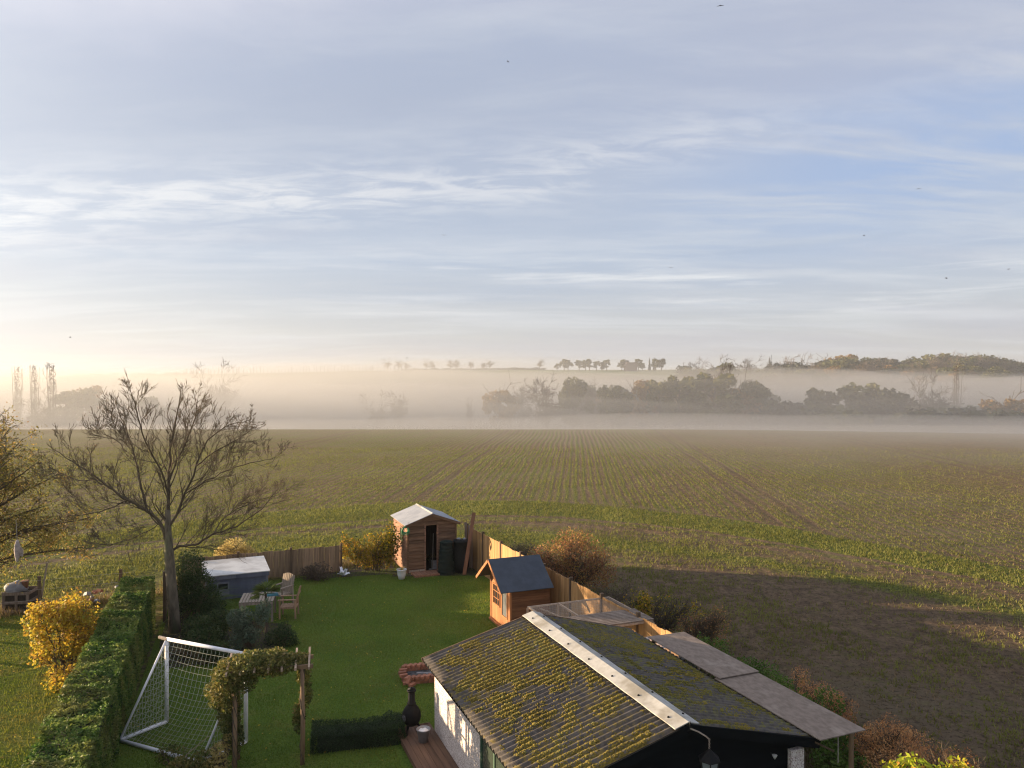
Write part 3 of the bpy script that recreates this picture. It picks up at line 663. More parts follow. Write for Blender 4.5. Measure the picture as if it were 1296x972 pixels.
shrub('border_shrub', 'yellow and orange leafed shrub between the back fence and the wooden shed', 'shrub', (-5.75, 31.6, 0),
      [(-.9, 0, .9, .35, .4, .55), (-.3, 0, .6, .6, .5, .5), (.4, 0, .9, .6, .5, .8), (.7, .1, 1.3, .4, .4, .75), (-1.3, .1, 1.0, .18, .2, .6), (0, .3, .9, .8, .4, .7)], 5200, .09, L_border, 12, seed=8, shell=.3)
shrub('twiggy_shrub', 'low dark twiggy shrub in front of the back fence beside the white ornament', 'shrub', (-7.75, 30.1, 0), [(0, 0, .35, .6, .4, .4), (-.4, .1, .3, .4, .3, .3)], 1500, .06, L_far4, 12, seed=12)
shrub('gold_shrub', 'pale golden feathery shrub behind the blue-grey garden box', 'shrub', (-11.6, 31.4, 0), [(0, 0, .9, .6, .5, .55), (.5, 0, .75, .45, .4, .4), (-.4, 0, .8, .4, .4, .4)], 4200, .07, L_gold, 8, seed=13)
shrub('dark_shrub', 'tall dark evergreen shrub with drooping fronds right of the bare tree trunk', 'shrub', (-10.75, 25.4, 0), [(-.1, 0, 1.6, .5, .5, .7), (.15, 0, 1.1, .6, .5, .6), (.5, -.3, .7, .55, .5, .5), (-.3, 0, .8, .5, .5, .6), (.85, -.5, .45, .45, .4, .35)], 9000, .11, L_dark, 8, seed=21, aspect=.25)
shrub('dark_shrub', 'dark rounded shrub below the tall drooping one and left of the grey-green bush', 'shrub', (-9.6, 23.1, 0), rl(22, 6, .6, .15, .55, .3, .45), 6000, .07, L_dark, 6, seed=22)
shrub('grey_green_shrub', 'feathery grey-green bush in front of the slatted table', 'shrub', (-7.85, 22.6, 0), rl(23, 8, .38, .3, 1.2, .2, .36), 3600, .10, L_greygreen, 8, seed=23, aspect=.3)
shrub('dark_shrub', 'small dark bush at the foot of the little palm', 'shrub', (-6.95, 22.7, 0), rl(24, 4, .35, .1, .35, .2, .35), 2600, .06, L_dark, 5, seed=24)
shrub('dark_shrub', 'low dark bush at the near end of the flower bed beside the goal crossbar', 'shrub', (-8.7, 21.7, 0), rl(25, 5, .7, .15, .5, .25, .4), 3600, .07, L_dark, 5, seed=25)
shrub('bottom_shrub', 'low leafy plant in front of the goal near the bottom of the photo', 'shrub', (-7.0, 15.5, 0), rl(26, 5, .7, .05, .25, .2, .35), 2600, .06, L_climb, 5, seed=26)
shrub('orange_plant', 'small plant with dead orange flower heads left of the arch post', 'plant', (-5.95, 15.35, 0), [(0, 0, .45, .2, .2, .2), (-.1, 0, .15, .3, .25, .2), (.15, .1, .7, .12, .12, .1)], 1000, .055, L_gold, 5, seed=27)
# beyond the right-hand fence
shrub('bramble', 'large red-brown bramble thicket beyond the fence behind the playhouse', 'shrub', (2.15, 28.3, 0), [(-.6, 0, 1.2, .9, .7, .9), (.5, 0, 1.35, 1.0, .7, .95), (1.2, .3, .8, .7, .7, .8), (-1.2, .4, .9, .6, .6, .8), (0, 0, .7, 1.5, .8, .7), (.2, .5, 1.9, .7, .5, .5)], 9500, .075, L_rust, 34, seed=31, shell=.2, smat=M_barkd)
shrub('bramble', 'thin brown thicket beyond the fence right of the wooden shed', 'shrub', (-.1, 31.6, 0), [(0, 0, .6, .9, .5, .6), (.7, -.3, .8, .5, .5, .6), (-.7, .4, .5, .5, .4, .4)], 3000, .06, L_far4, 20, seed=32, shell=.2)
shrub('bramble', 'bare twiggy bush with a few yellow leaves beyond the wire run', 'shrub', (4.3, 23.2, 0), [(-.5, 0, .9, .6, .5, .7), (.5, .2, .8, .7, .5, .7), (1.3, .1, .7, .5, .5, .6)], 1500, .06, L_border, 40, seed=33, shell=.2, smat=M_barkd)
shrub('bramble', 'reddish leafless thicket at the dark edge of the field', 'shrub', (5.4, 22.2, 0), [(0, 0, .6, .7, .5, .6), (.6, -.3, .8, .4, .4, .7)], 1500, .055, L_rust, 40, seed=34, shell=.2, smat=M_twig)
shrub('ivy_bush', 'yellow-green leafy bush just behind the wire run fence', 'shrub', (3.75, 22.0, 0), [(0, 0, .9, .3, .3, .9), (.1, 0, 1.4, .25, .25, .5)], 1500, .075, L_border, 6, seed=35)
for i, (x_, y_, h_, lab) in enumerate([(5.0, 20.6, 1.1, 'green bramble bush behind the clear sheet of the wire run'), (6.1, 19.6, .8, 'bright green nettle patch at the edge of the dark field'), (5.95, 18.2, 1.3, 'green bush beside the far end of the brown canopy'), (6.6, 16.9, 1.25, 'green bush beside the joint between the canopy sheets'), (6.9, 15.7, 1.1, 'dark green bush in front of the russet thicket')]):
    shrub('green_bush', lab, 'shrub', (x_, y_, 0), rl(40 + i, 6, .6, .1, h_ * .7, .25, .5), 3000, .07, L_mid, 6, seed=40 + i)
for i, (x_, y_, s_c, lab) in enumerate([(7.15, 17.4, .8, 'smaller russet thicket beside the brown canopy'), (7.9, 15.8, .75, 'low russet thicket in the middle of the three by the canopy'), (7.75, 14.3, 1.0, 'largest russet thicket beside the canopy post')]):
    shrub('russet_thicket', lab, 'shrub', (x_, y_, 0), [(0, 0, .55 * s_c, .75 * s_c, .7 * s_c, .7 * s_c), (.4, .1, .4 * s_c, .6 * s_c, .6 * s_c, .55 * s_c), (-.5, 0, .45 * s_c, .6 * s_c, .6 * s_c, .55 * s_c)], 6500, .05, L_rust2, 26, seed=50 + i, shell=.3, smat=M_twig, aspect=.3)
shrub('lime_shrub', 'yellow-green shrub with fresh leaves at the bottom right of the photo', 'shrub', (6.35, 11.3, 0), [(-.35, 0, 1.9, .5, .5, .45), (.35, 0, 1.85, .45, .5, .45), (0, 0, 1.2, .7, .7, .8), (.7, .1, 1.6, .3, .3, .4)], 5200, .085, L_lime, 12, seed=60, shell=.3)
for i, (x_, y_, h_, m_, lab) in enumerate([(1.0, 30.2, .9, L_rust, 'low brown scrub between the thin thicket and the large bramble'), (3.5, 26.2, .9, L_far4, 'dull scrub beyond the fence just right of the large bramble'), (4.1, 24.9, .8, L_rust, 'ragged brown scrub between the bramble and the twiggy bush'), (4.7, 21.6, .8, L_border, 'yellow-flecked scrub below the twiggy bush'),
                                       (7.0, 18.6, .7, L_rust2, 'farthest russet scrub at the top of the canopy strip'), (8.6, 14.6, .7, L_rust2, 'low russet scrub spreading right of the largest russet thicket'), (9.2, 13.3, .6, L_rust2, 'russet scrub above the lime shrub'), (8.2, 12.9, .7, L_rust2, 'russet scrub between the canopy post and the lime shrub')]):
    shrub('scrub', lab, 'scrub', (x_, y_, 0), rl(80 + i, 7, .75, .1, h_ * .7, .2, .45), 2600, .055, m_, 20, seed=80 + i, shell=.2, aspect=.35)
# rough grass strip at the field edges
def strip(name, label, pts, w, dens, mat, h, wd=.02):
    q_ = []
    for (a_, b_) in zip(pts[:-1], pts[1:]):
        a_ = np.array(a_); b_ = np.array(b_); l_ = np.linalg.norm(b_ - a_); n_ = int(l_ * w * dens); e = (b_ - a_) / l_; nr = np.array([-e[1], e[0]])
        q_.append(a_ + np.outer(RNG.random(n_) * l_, e) + np.outer(RNG.normal(0, w / 2.5, n_), nr))
    q_ = np.concatenate(q_); q_ = q_[vnoise(q_[:, 0], q_[:, 1], .8, 3) > .38]
    link(name, blades(name, np.column_stack([q_, 0 * q_[:, 0]]), h, wd, mat, lean=.9), kind='stuff', label=label, category='grass')
strip('rough_grass', 'rough straw-coloured grass along the outside of the back fences', [(-30, 20.8), (-14.5, 27.2), (-12.9, 29.8), (-7.6, 32.4), (-4.4, 34.2), (-1.5, 34.4)], .9, 500, L_strawl, .26)
strip('weed_strip', 'green weeds and dead stems along the outside of the right-hand fence', [(-.9, 33), (2.4, 25.6), (4.6, 20.2), (6.4, 16.2), (8.2, 12.5)], 1.1, 500, L_far1, .15, .014)

# spiky grass tuft and little palm
def tuft(name, label, loc, n_, L, w, mat, seed, arch=.8, z0=0.0, parent=None, pname='blades'):
    rg = random.Random(seed); v_ = []; f_ = []; rn = []
    for i in range(n_):
        a_ = rg.uniform(0, 6.28); e_ = rg.uniform(.5, 1.4); l_ = L * rg.uniform(.6, 1.1); d = Vector((math.cos(a_), math.sin(a_), 0)); s = Vector((-d.y, d.x, 0))
        b = len(v_)
        for j in range(5):
            t_ = j / 4; p_ = d * (math.cos(e_) * l_ * t_ + arch * .25 * l_ * t_ * t_) + Vector((0, 0, z0 + math.sin(e_) * l_ * t_ - arch * .55 * l_ * t_ * t_)); ww = w * (1 - t_) ** .6 * .5 + .001
            v_ += [tuple(p_ - s * ww), tuple(p_ + s * ww)]
        for j in range(4): f_.append((b + 2 * j, b + 2 * j + 1, b + 2 * j + 3, b + 2 * j + 2)); rn.append(rg.random())
    me = npmesh(name, v_, f_, mat, rn)
    if parent: return link(pname, me, parent)
    t = thing(name, label, 'plant', loc); link(pname, me, t); return t
tuft('spiky_grass', 'arching tuft of brown and green blades behind the goal crossbar', (-9.35, 21.9, 0), 110, 1.1, .03, L_strawl, 4, 1.1)
tuft('spiky_grass', 'smaller brown tuft to the right of the one behind the crossbar', (-8.55, 21.4, 0), 60, .85, .025, L_strawl, 6, 1.0)
tuft('strap_plant', 'tall green strap-leaved plant close behind the bare tree trunk', (-10.9, 26.2, 0), 90, 2.2, .05, L_mid, 5, 1.2)
pm = thing('small_palm', 'small palm on a thin trunk in front of the slatted table', 'palm', (-7.8, 23.9, 0))
mb = MB(); mb.tube([(0, 0, 0), (.01, 0, .6), (-.02, 0, 1.25)], [.05, .04, .035], 8); part('trunk', mb, M_barkd, pm)
rg = random.Random(9)
for i in range(16):
    a_ = i * 2.4; e_ = rg.uniform(-.15, 1.2); mb = MB(); v_ = []; f_ = []; rn = []
    d = Vector((math.cos(a_) * math.cos(e_), math.sin(a_) * math.cos(e_), math.sin(e_))); b0 = Vector((-.02, 0, 1.24)); L = rg.uniform(.5, .72)
    side = d.cross(Vector((0, 0, 1))).normalized()
    for j in range(11):
        fa = (j - 5) / 5 * 1.15; dd = (d * math.cos(fa) + side * math.sin(fa)); c0 = b0 + d * L * .35; tip = c0 + dd * L * .62 + Vector((0, 0, -.10 * L)); mid = c0.lerp(tip, .5) + Vector((0, 0, .02)); wv_ = dd.cross(Vector((0, 0, 1))).normalized() * .024; b = len(v_)
        v_ += [tuple(c0), tuple(mid - wv_), tuple(tip), tuple(mid + wv_)]; f_.append((b, b + 1, b + 2, b + 3)); rn.append(rg.random())
    v_ += [tuple(b0 - side * .01), tuple(b0 + side * .01), tuple(b0 + d * L * .36 + side * .006), tuple(b0 + d * L * .36 - side * .006)]; b = len(v_) - 4; f_.append((b, b + 1, b + 2, b + 3)); rn.append(.3)
    link('frond', npmesh('frond', v_, f_, L_palm, rn), pm)
# canes by the arch
cn = thing('garden_canes', 'three thin tan canes leaning together at the foot of the arch', 'canes', (-6.3, 15.5, 0))
for a_, b_ in [((-.5, -.1, 0), (.3, .2, .55)), ((-.3, -.2, 0), (.36, .15, .56)), ((-.75, .1, 0), (-.1, .4, .5))]:
    mb = MB(); mb.tube([a_, b_], .008, 5); part('cane', mb, M_batten, cn)

# ------------------------------------------------------------------ fences
def fence(name, label, a, deg, n_bays, bay, h, nb, wm, postm, ph=.08, sag=0.0, cap=False, vertical=True):
    f = thing(name, label, 'fence', (a[0], a[1], 0), deg)
    bw = (bay - .09) / nb; rg = random.Random(len(label)); mbs = []
    for q_ in range(3):
        mb = MB(); mb.box(-bw / 2 + .004, bw / 2 - .004, -.011 - .003 * q_, .009 - .002 * q_, 0.02, h - .012 * q_); mbs.append(mb.mesh('board', wm))
    mp = MB(); mp.box(-.045, .045, -.05, .05, 0, h + ph); mp = mp.mesh('post', postm)
    mr = MB(); mr.box(0, bay - .09, .014, .055, -.035, .035); mr = mr.mesh('rail', wm)
    for b in range(n_bays + 1):
        link('post', mp, f, (b * bay, 0, 0), (0, R(rg.uniform(-.6, .6)), 0))
        if b == n_bays: break
        for z_ in (.3, h - .25): link('rail', mr, f, (b * bay + .045, 0, z_))
        for i in range(nb):
            link('board', mbs[rg.randrange(3)], f, (b * bay + .045 + bw * (i + .5), rg.uniform(-.003, .003), rg.uniform(-.012, .008)), (0, R(rg.uniform(-.25, .25)), 0))
    return f
fence('board_fence', 'long sunlit board fence running from the shed past the playhouse down the right side', (-1.95, 32.75), -67, 8, 1.95, 1.72, 9, M_fence, M_post)
fence('board_fence', 'low weathered brown board fence across the back of the lawn', (-12.75, 29.2), 22.8, 3, 2.02, 1.12, 9, M_fence_old, M_post)
fence('board_fence', 'grey weathered fence panel just beyond the far end of the tall hedge', (-12.86, 28.3), -68, 2, 1.85, 1.62, 9, M_fence_old, M_post)
wf = thing('post_fence', 'field boundary fence of grey posts and thin wire behind the golden shrub', 'fence', (-28, 21.2, 0), 22.5)
mp = MB(); mp.box(-.06, .06, -.05, .05, 0, 1.25, top=.01); mp = mp.mesh('post', M_post)
for i in range(7): link('post', mp, wf, (i * 2.45 + .4, 0, 0), (0, R((-1) ** i * 1.5), 0))
for z_ in (.45, .8, 1.12):
    mb = MB(); mb.tube([(0, -.055, z_), (15.5, -.055, z_)], .005, 4); part('wire', mb, M_wire, wf)

# neighbour's pallet compost bay
pb = thing('pallet_bin', 'small weathered pallet compost bin with open squares below a grey sack', 'compost bin', (-17.15, 26.3, 0), 8)
for x0 in (-.42, -.02, .34): mb = MB(); mb.box(x0, x0 + .09, -.4, -.36, 0, .72); part('upright', mb, M_pallet, pb)
for z_ in (.02, .32, .62): mb = MB(); mb.box(-.42, .43, -.425, -.402, z_, z_ + .1); part('slat', mb, M_pallet, pb)
for sx in (-.42, .41):
    for z_ in (.02, .32, .62): mb = MB(); mb.box(sx, sx + .02, -.36, .4, z_, z_ + .1); part('slat', mb, M_pallet, pb)
mb = MB(); mb.box(-.42, .43, .38, .4, 0, .72); part('back_board', mb, M_pallet, pb)
mb = MB(); mb.box(-.38, .40, -.34, .36, .01, .62); part('compost', mb, M_soil, pb)
sk = thing('grey_sack', 'crumpled grey sack heaped on top of the pallet compost bin', 'sack', (-17.3, 26.25, .68))
rg2 = np.random.default_rng(2); mb = MB(); mb.lathe([(.02, 0), (.3, .0), (.36, .08), (.33, .18), (.22, .27), (.1, .33), (.02, .34)], 14); mb.v = [(x_ * (1 + .18 * math.sin(9 * z_ + 5 * x_)), y_ * (1 + .2 * math.cos(7 * x_ + 3 * z_)), z_ + .03 * math.sin(14 * x_ + 9 * y_)) for x_, y_, z_ in mb.v]
tag_ = part('folds', mb, M_bag, sk, True)
pk = thing('leaning_plank', 'thick plank leaning up behind the pallet compost bin', 'plank', (-16.75, 26.85, 0))
mb = MB(); mb.beam((-.08, 0, 0), (.12, .1, 1.5), .11, .05); part('timber', mb, M_garden_wood, pk)
fp = thing('flower_pot', 'rust-red pot lying on the compost bin beside the plank', 'pot', (-17.0, 26.3, .73)); mb = MB(); mb.lathe([(.07, 0), (.11, .24), (.12, .25), (.12, .3), (.1, .3)], 12); part('pot_body', mb, M_brick, fp, True)
for i, (x_, y_, lab) in enumerate([(-15.0, 27.0, 'grey rubble sack at the field edge above the golden shrub'), (-13.9, 26.7, 'heap of pale and red rubble beside the far end of the tall hedge')]):
    t = thing('rubble_heap', lab, 'heap', (x_, y_, 0)); rg = random.Random(i + 3)
    for j in range(7):
        mb = MB(); w_ = rg.uniform(.06, .14); mb.box(-w_, w_, -w_ * .7, w_ * .7, 0, w_ * .9, top=w_ * .2)
        part('lump', mb, rg.choice([M_bag, M_brick, M_feltw]), t, loc=(rg.uniform(-.25, .25), rg.uniform(-.2, .2), rg.uniform(.15, .75) if j > 2 else .1), rot=(rg.uniform(-.6, .6), rg.uniform(-.6, .6), rg.uniform(0, 3)))

# ------------------------------------------------------------------ wooden shed
sh = thing('wooden_shed', 'small brown wooden shed with pale grey roof and open doorway at the lawn end', 'shed', (-4.31, 31.15, 0), GA)
Wd, Dp, He, Ha = 2.06, 2.4, 2.05, 2.42
bh = .148; nb = 14
for i in range(nb):     # front boards either side of the door opening, as lapped weatherboards
    z0 = .06 + i * bh; z1 = z0 + bh - .002
    if z0 > 2.0: continue
    for (xa, xb) in ((0.0, .74), (1.26, Wd)):
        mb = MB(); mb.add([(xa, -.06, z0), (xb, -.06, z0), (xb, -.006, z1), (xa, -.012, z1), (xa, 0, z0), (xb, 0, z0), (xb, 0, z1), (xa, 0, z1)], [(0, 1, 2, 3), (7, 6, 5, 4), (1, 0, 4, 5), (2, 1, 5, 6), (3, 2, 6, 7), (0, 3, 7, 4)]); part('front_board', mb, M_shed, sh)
for i in range(3):      # gable boards
    za = 2.02 + i * .14; zb = za + .15
    def half(z_): return max(.03, (Ha + .02 - z_) / (Ha - He + .02) * (Wd / 2))
    xa, xb = half(max(za, He)), half(min(zb, Ha)); mb = MB(); c0 = Wd / 2
    mb.add([(c0 - xa, -.036, za), (c0 + xa, -.036, za), (c0 + xb, -.016, zb), (c0 - xb, -.016, zb), (c0 - xa, 0, za), (c0 + xa, 0, za), (c0 + xb, 0, zb), (c0 - xb, 0, zb)], [(0, 1, 2, 3), (7, 6, 5, 4), (1, 0, 4, 5), (2, 1, 5, 6), (3, 2, 6, 7), (0, 3, 7, 4)]); part('gable_board', mb, M_shed, sh)
for i in range(nb):
    z0 = .06 + i * bh; z1 = min(z0 + bh - .002, He)
    spans = ((0, Dp),) if not (1.15 < z0 < 1.78) else ((0, .55), (1.25, Dp))
    for (ya, yb) in spans:
        mb = MB(); mb.add([(-.06, ya, z0), (-.06, yb, z0), (-.006, yb, z1), (-.012, ya, z1), (0, ya, z0), (0, yb, z0), (0, yb, z1), (0, ya, z1)], [(3, 2, 1, 0), (4, 5, 6, 7), (0, 1, 5, 4), (1, 2, 6, 5), (2, 3, 7, 6), (3, 0, 4, 7)]); part('side_board', mb, M_shed_lit, sh)
mb = MB(); mb.box(Wd - .03, Wd, .02, Dp, .05, He); part('right_wall', mb, M_shed, sh)
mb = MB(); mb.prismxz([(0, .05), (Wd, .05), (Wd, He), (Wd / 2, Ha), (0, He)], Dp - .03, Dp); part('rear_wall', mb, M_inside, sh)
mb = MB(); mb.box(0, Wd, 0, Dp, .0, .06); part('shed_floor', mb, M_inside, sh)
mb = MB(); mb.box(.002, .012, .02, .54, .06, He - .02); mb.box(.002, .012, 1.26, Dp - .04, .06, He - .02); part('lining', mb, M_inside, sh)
for x0, x1 in ((-.045, .03), (Wd - .03, Wd + .04)): mb = MB(); mb.box(x0, x1, -.065, .02, .05, He); part('corner_trim', mb, M_shed, sh)
for x0, x1 in ((.70, .76), (1.24, 1.30)): mb = MB(); mb.box(x0, x1, -.05, .03, .06, 2.0); part('door_jamb', mb, M_shed_lit, sh)
mb = MB(); mb.box(.70, 1.30, -.05, .03, 1.97, 2.03); part('door_lintel', mb, M_shed, sh)
mb = MB(); mb.box(-.05, .72, -.06, -.036, .05, .16); part('bottom_trim', mb, M_garden_wood, sh)
wn = MB(); [wn.box(*b_) for b_ in ((-.05, -.01, .55, 1.25, 1.10, 1.16), (-.05, -.01, .55, 1.25, 1.74, 1.80), (-.05, -.01, .55, .61, 1.16, 1.74), (-.05, -.01, 1.19, 1.25, 1.16, 1.74))]
w_o = part('window', wn, M_shed_lit, sh); mb = MB(); mb.box(-.03, -.02, .61, 1.19, 1.16, 1.74); part('pane', mb, M_glassg, w_o)
sl_ = math.atan2(Ha - He, Wd / 2)
def slope(name, x0, z0, x1, z1, y0, y1, th, mat, parent, **k_):
    mb = MB(); dxx, dzz = x1 - x0, z1 - z0; l_ = math.hypot(dxx, dzz); nx_, nz_ = -dzz / l_ * th, dxx / l_ * th
    if nz_ < 0: nx_, nz_ = -nx_, -nz_
    mb.add([(x0, y0, z0), (x1, y0, z1), (x1, y1, z1), (x0, y1, z0), (x0 + nx_, y0, z0 + nz_), (x1 + nx_, y0, z1 + nz_), (x1 + nx_, y1, z1 + nz_), (x0 + nx_, y1, z0 + nz_)], [(3, 2, 1, 0), (4, 5, 6, 7), (0, 1, 5, 4), (1, 2, 6, 5), (2, 3, 7, 6), (3, 0, 4, 7)])
    return part(name, mb, mat, parent, **k_)
k_ = (Ha - He) / (Wd / 2); ov = .15
lo_z = He - k_ * ov + .02
slope('roof_slope', -ov, lo_z, Wd / 2, Ha + .02, -.14, Dp + .1, .03, M_feltw, sh); slope('roof_slope', Wd + ov, lo_z, Wd / 2, Ha + .02, -.14, Dp + .1, .03, M_feltw, sh)
slope('barge_board', -ov, lo_z - .09, Wd / 2, Ha - .07, -.16, -.142, .10, M_shed, sh); slope('barge_board', Wd + ov, lo_z - .09, Wd / 2, Ha - .07, -.16, -.142, .10, M_shed, sh)
mb = MB(); mb.prismxz([(Wd / 2 - .06, Ha + .035), (Wd / 2 + .06, Ha + .035), (Wd / 2, Ha + .075)], -.145, Dp + .105); part('ridge_strip', mb, M_ridge, sh)
mb = MB(); mb.box(.1, 1.3, -.75, -.08, .0, .10); part('door_step', mb, M_shed_lit, sh)
hr = thing('garden_hose', 'coil of bright green hose hung at the front left corner of the shed', 'hose', (-4.36, 31.0, 1.72), GA)
for r_, zz in ((.15, .1), (.12, .1), (.17, .06)):
    mb = MB(); mb.tube([(math.cos(a_ * .5236) * r_ * .9 - .03, -.03 + .03 * math.sin(a_), zz + math.sin(a_ * .5236) * r_ + .05) for a_ in range(13)], .022, 6, cap=False); part('coil', mb, M_hose, hr, True)
rk = thing('garden_rake', 'wooden handled rake standing inside the dark shed doorway', 'rake', (-3.35, 31.75, .06), GA)
mb = MB(); mb.tube([(0, 0, 0), (.12, .3, 1.45)], .014, 6); part('handle', mb, M_garden_wood, rk); mb = MB(); mb.box(-.16, .16, -.02, .02, 0, .03); [mb.box(-.15 + .05 * i, -.14 + .05 * i, -.06, -.01, 0, .015) for i in range(7)]; part('rake_head', mb, M_galv, rk)
bx_ = thing('storage_crate', 'grey crate on the floor just inside the shed doorway', 'crate', (-3.2, 32.0, .06), GA); mb = MB(); mb.box(-.2, .2, -.15, .15, 0, .03); mb.box(-.2, -.18, -.15, .15, .03, .3); mb.box(.18, .2, -.15, .15, .03, .3); mb.box(-.18, .18, -.15, -.13, .03, .3); mb.box(-.18, .18, .13, .15, .03, .3); part('crate_box', mb, M_galv, bx_)

# compost bins, boards by the shed
cb = thing('compost_bin', 'dark green ribbed compost bin in front of the right side of the shed', 'compost bin', (-2.72, 31.15, 0))
prof = []
for i in range(9): r_ = .37 - .012 * i; prof += [(r_, .03 + i * .14), (r_ - .015, .05 + i * .14), (r_ - .015, .13 + i * .14), (r_ - .002, .15 + i * .14)]
mb = MB(); mb.lathe(prof, 22); part('bin_body', mb, M_bing, cb, True); mb = MB(); mb.lathe([(.27, 1.30), (.27, 1.34), (.2, 1.39), (.04, 1.41)], 22); part('lid', mb, M_bing, cb, True)
wb_ = thing('water_butt', 'black plastic water butt between the compost bin and the fence', 'water butt', (-2.12, 31.45, 0))
mb = MB(); mb.lathe([(.29, 0), (.34, .4), (.345, .8), (.32, 1.28), (.335, 1.29), (.335, 1.33), (.30, 1.33), (.29, 1.2)], 24); part('barrel', mb, M_binb, wb_, True)
mb = MB(); mb.lathe([(.335, 1.332), (.335, 1.35), (.02, 1.37)], 24); part('lid', mb, M_binb, wb_, True)
for i, (x_, w_, lab) in enumerate([(-2.22, .14, 'white plastic tub on the left of the water butt lid'), (-1.98, .1, 'small grey tub on the right of the water butt lid')]):
    t = thing('plastic_tub', lab, 'tub', (x_, 31.35, 1.375)); mb = MB(); mb.lathe([(w_ * .5, 0), (w_ * .62, .07), (w_ * .66, .075), (w_ * .6, .08)], 12); part('tub_body', mb, M_feltw, t, True)
lp = thing('leaning_board', 'long brown board leaning against the fence beside the water butt', 'board', (-1.95, 31.0, 0))
mb = MB(); mb.beam((-.02, 0, 0), (.36, .55, 2.48), .15, .05, up=(0, 1, 0)); part('timber', mb, wood('board_brown', (.27, .13, .075), (.2, .10, .06)), lp)
for i in range(3):
    t = thing('fence_offcut', ['leftmost grey offcut board standing between the shed and the fence', 'middle grey offcut board standing between the shed and the fence', 'rightmost grey offcut board standing between the shed and the fence'][i], 'board', (-1.95 + .13 * i, 32.15 - .05 * i, 0)); mb = MB(); mb.beam((0, 0, 0), (.03 * (i - 1), .08, 1.95 - .12 * i), .11, .03, up=(0, 1, 0)); part('timber', mb, M_pallet, t)

# plant pot and white ornament
pp = thing('plant_pot', 'white plant pot with a straw-coloured plant at the left corner of the shed', 'plant pot', (-4.45, 30.35, .012))
mb = MB(); mb.lathe([(.12, 0), (.17, .2), (.19, .36), (.205, .37), (.205, .40), (.18, .40), (.17, .34)], 22); part('pot', mb, M_whitep, pp, True)
tuft('pot_plant', '', None, 26, .4, .03, L_gold, 3, .7, .33, pp, 'plant')
wo = thing('petal_ornament', 'white plastic windmill ornament with petal blades lying at the lawn edge', 'ornament', (-6.85, 30.6, .03))
for i in range(6):
    a_ = i * 1.047 + .2; mb = MB(); L = .26; w_ = .075; tl_ = .10 + .22 * (i % 3) / 2
    vs = [(0, 0, .05), (L * .4, -w_, .08 + tl_ * .3), (L * .85, -w_ * .7, .06 + tl_), (L, 0, .03 + tl_), (L * .85, w_ * .7, .08 + tl_), (L * .4, w_, .12 + tl_ * .3)]
    vs2 = [(x_, y_, z_ - .012) for x_, y_, z_ in vs]; mb.add(vs + vs2, [(0, 1, 2, 3, 4, 5), (11, 10, 9, 8, 7, 6)] + [((j + 1) % 6, j, 6 + j, 6 + (j + 1) % 6) for j in range(6)]); part('petal', mb, M_whitep, wo, rot=(0, 0, a_))
mb = MB(); mb.lathe([(.03, .02), (.05, .06), (.03, .12), (.005, .13)], 10); part('hub', mb, M_blue, wo)

# ------------------------------------------------------------------ playhouse
PX, PY = -.764, 24.3
ph = thing('playhouse', 'orange-brown wooden playhouse with steep slate-grey roof against the fence', 'playhouse', (PX, PY, 0), GA)
o_, hw, zr, ze, RL, hr_ = .44, .87, 2.22, 1.42, 1.80, 1.13     # x: 0 front edge of roof .. RL ; y: -near +far
kk = (zr - ze) / hr_; zw = zr - kk * hw - .03
for i in range(9):
    z0 = .10 + i * .155; z1 = min(z0 + .165, zw)
    mb = MB(); mb.add([(o_ + .02, -hw - .03, z0), (RL - .04, -hw - .03, z0), (RL - .04, -hw - .012, z1), (o_ + .02, -hw - .012, z1), (o_ + .02, -hw, z0), (RL - .04, -hw, z0), (RL - .04, -hw, z1), (o_ + .02, -hw, z1)], [(0, 1, 2, 3), (7, 6, 5, 4), (1, 0, 4, 5), (2, 1, 5, 6), (3, 2, 6, 7), (0, 3, 7, 4)]); part('side_board', mb, M_play_shade, ph)
mb = MB(); mb.box(o_ + .02, RL - .04, hw - .02, hw, .1, zw); part('far_wall', mb, M_play_shade, ph)
mb = MB(); pts = [(-hw, .1), (hw, .1), (hw, zw), (0, zr - .05), (-hw, zw)]
mb.add([(RL - .05, y_, z_) for y_, z_ in pts] + [(RL - .03, y_, z_) for y_, z_ in pts], [(0, 1, 2, 3, 4), (9, 8, 7, 6, 5)] + [((j + 1) % 5, j, 5 + j, 5 + (j + 1) % 5) for j in range(5)]); part('rear_wall', mb, M_play_shade, ph)
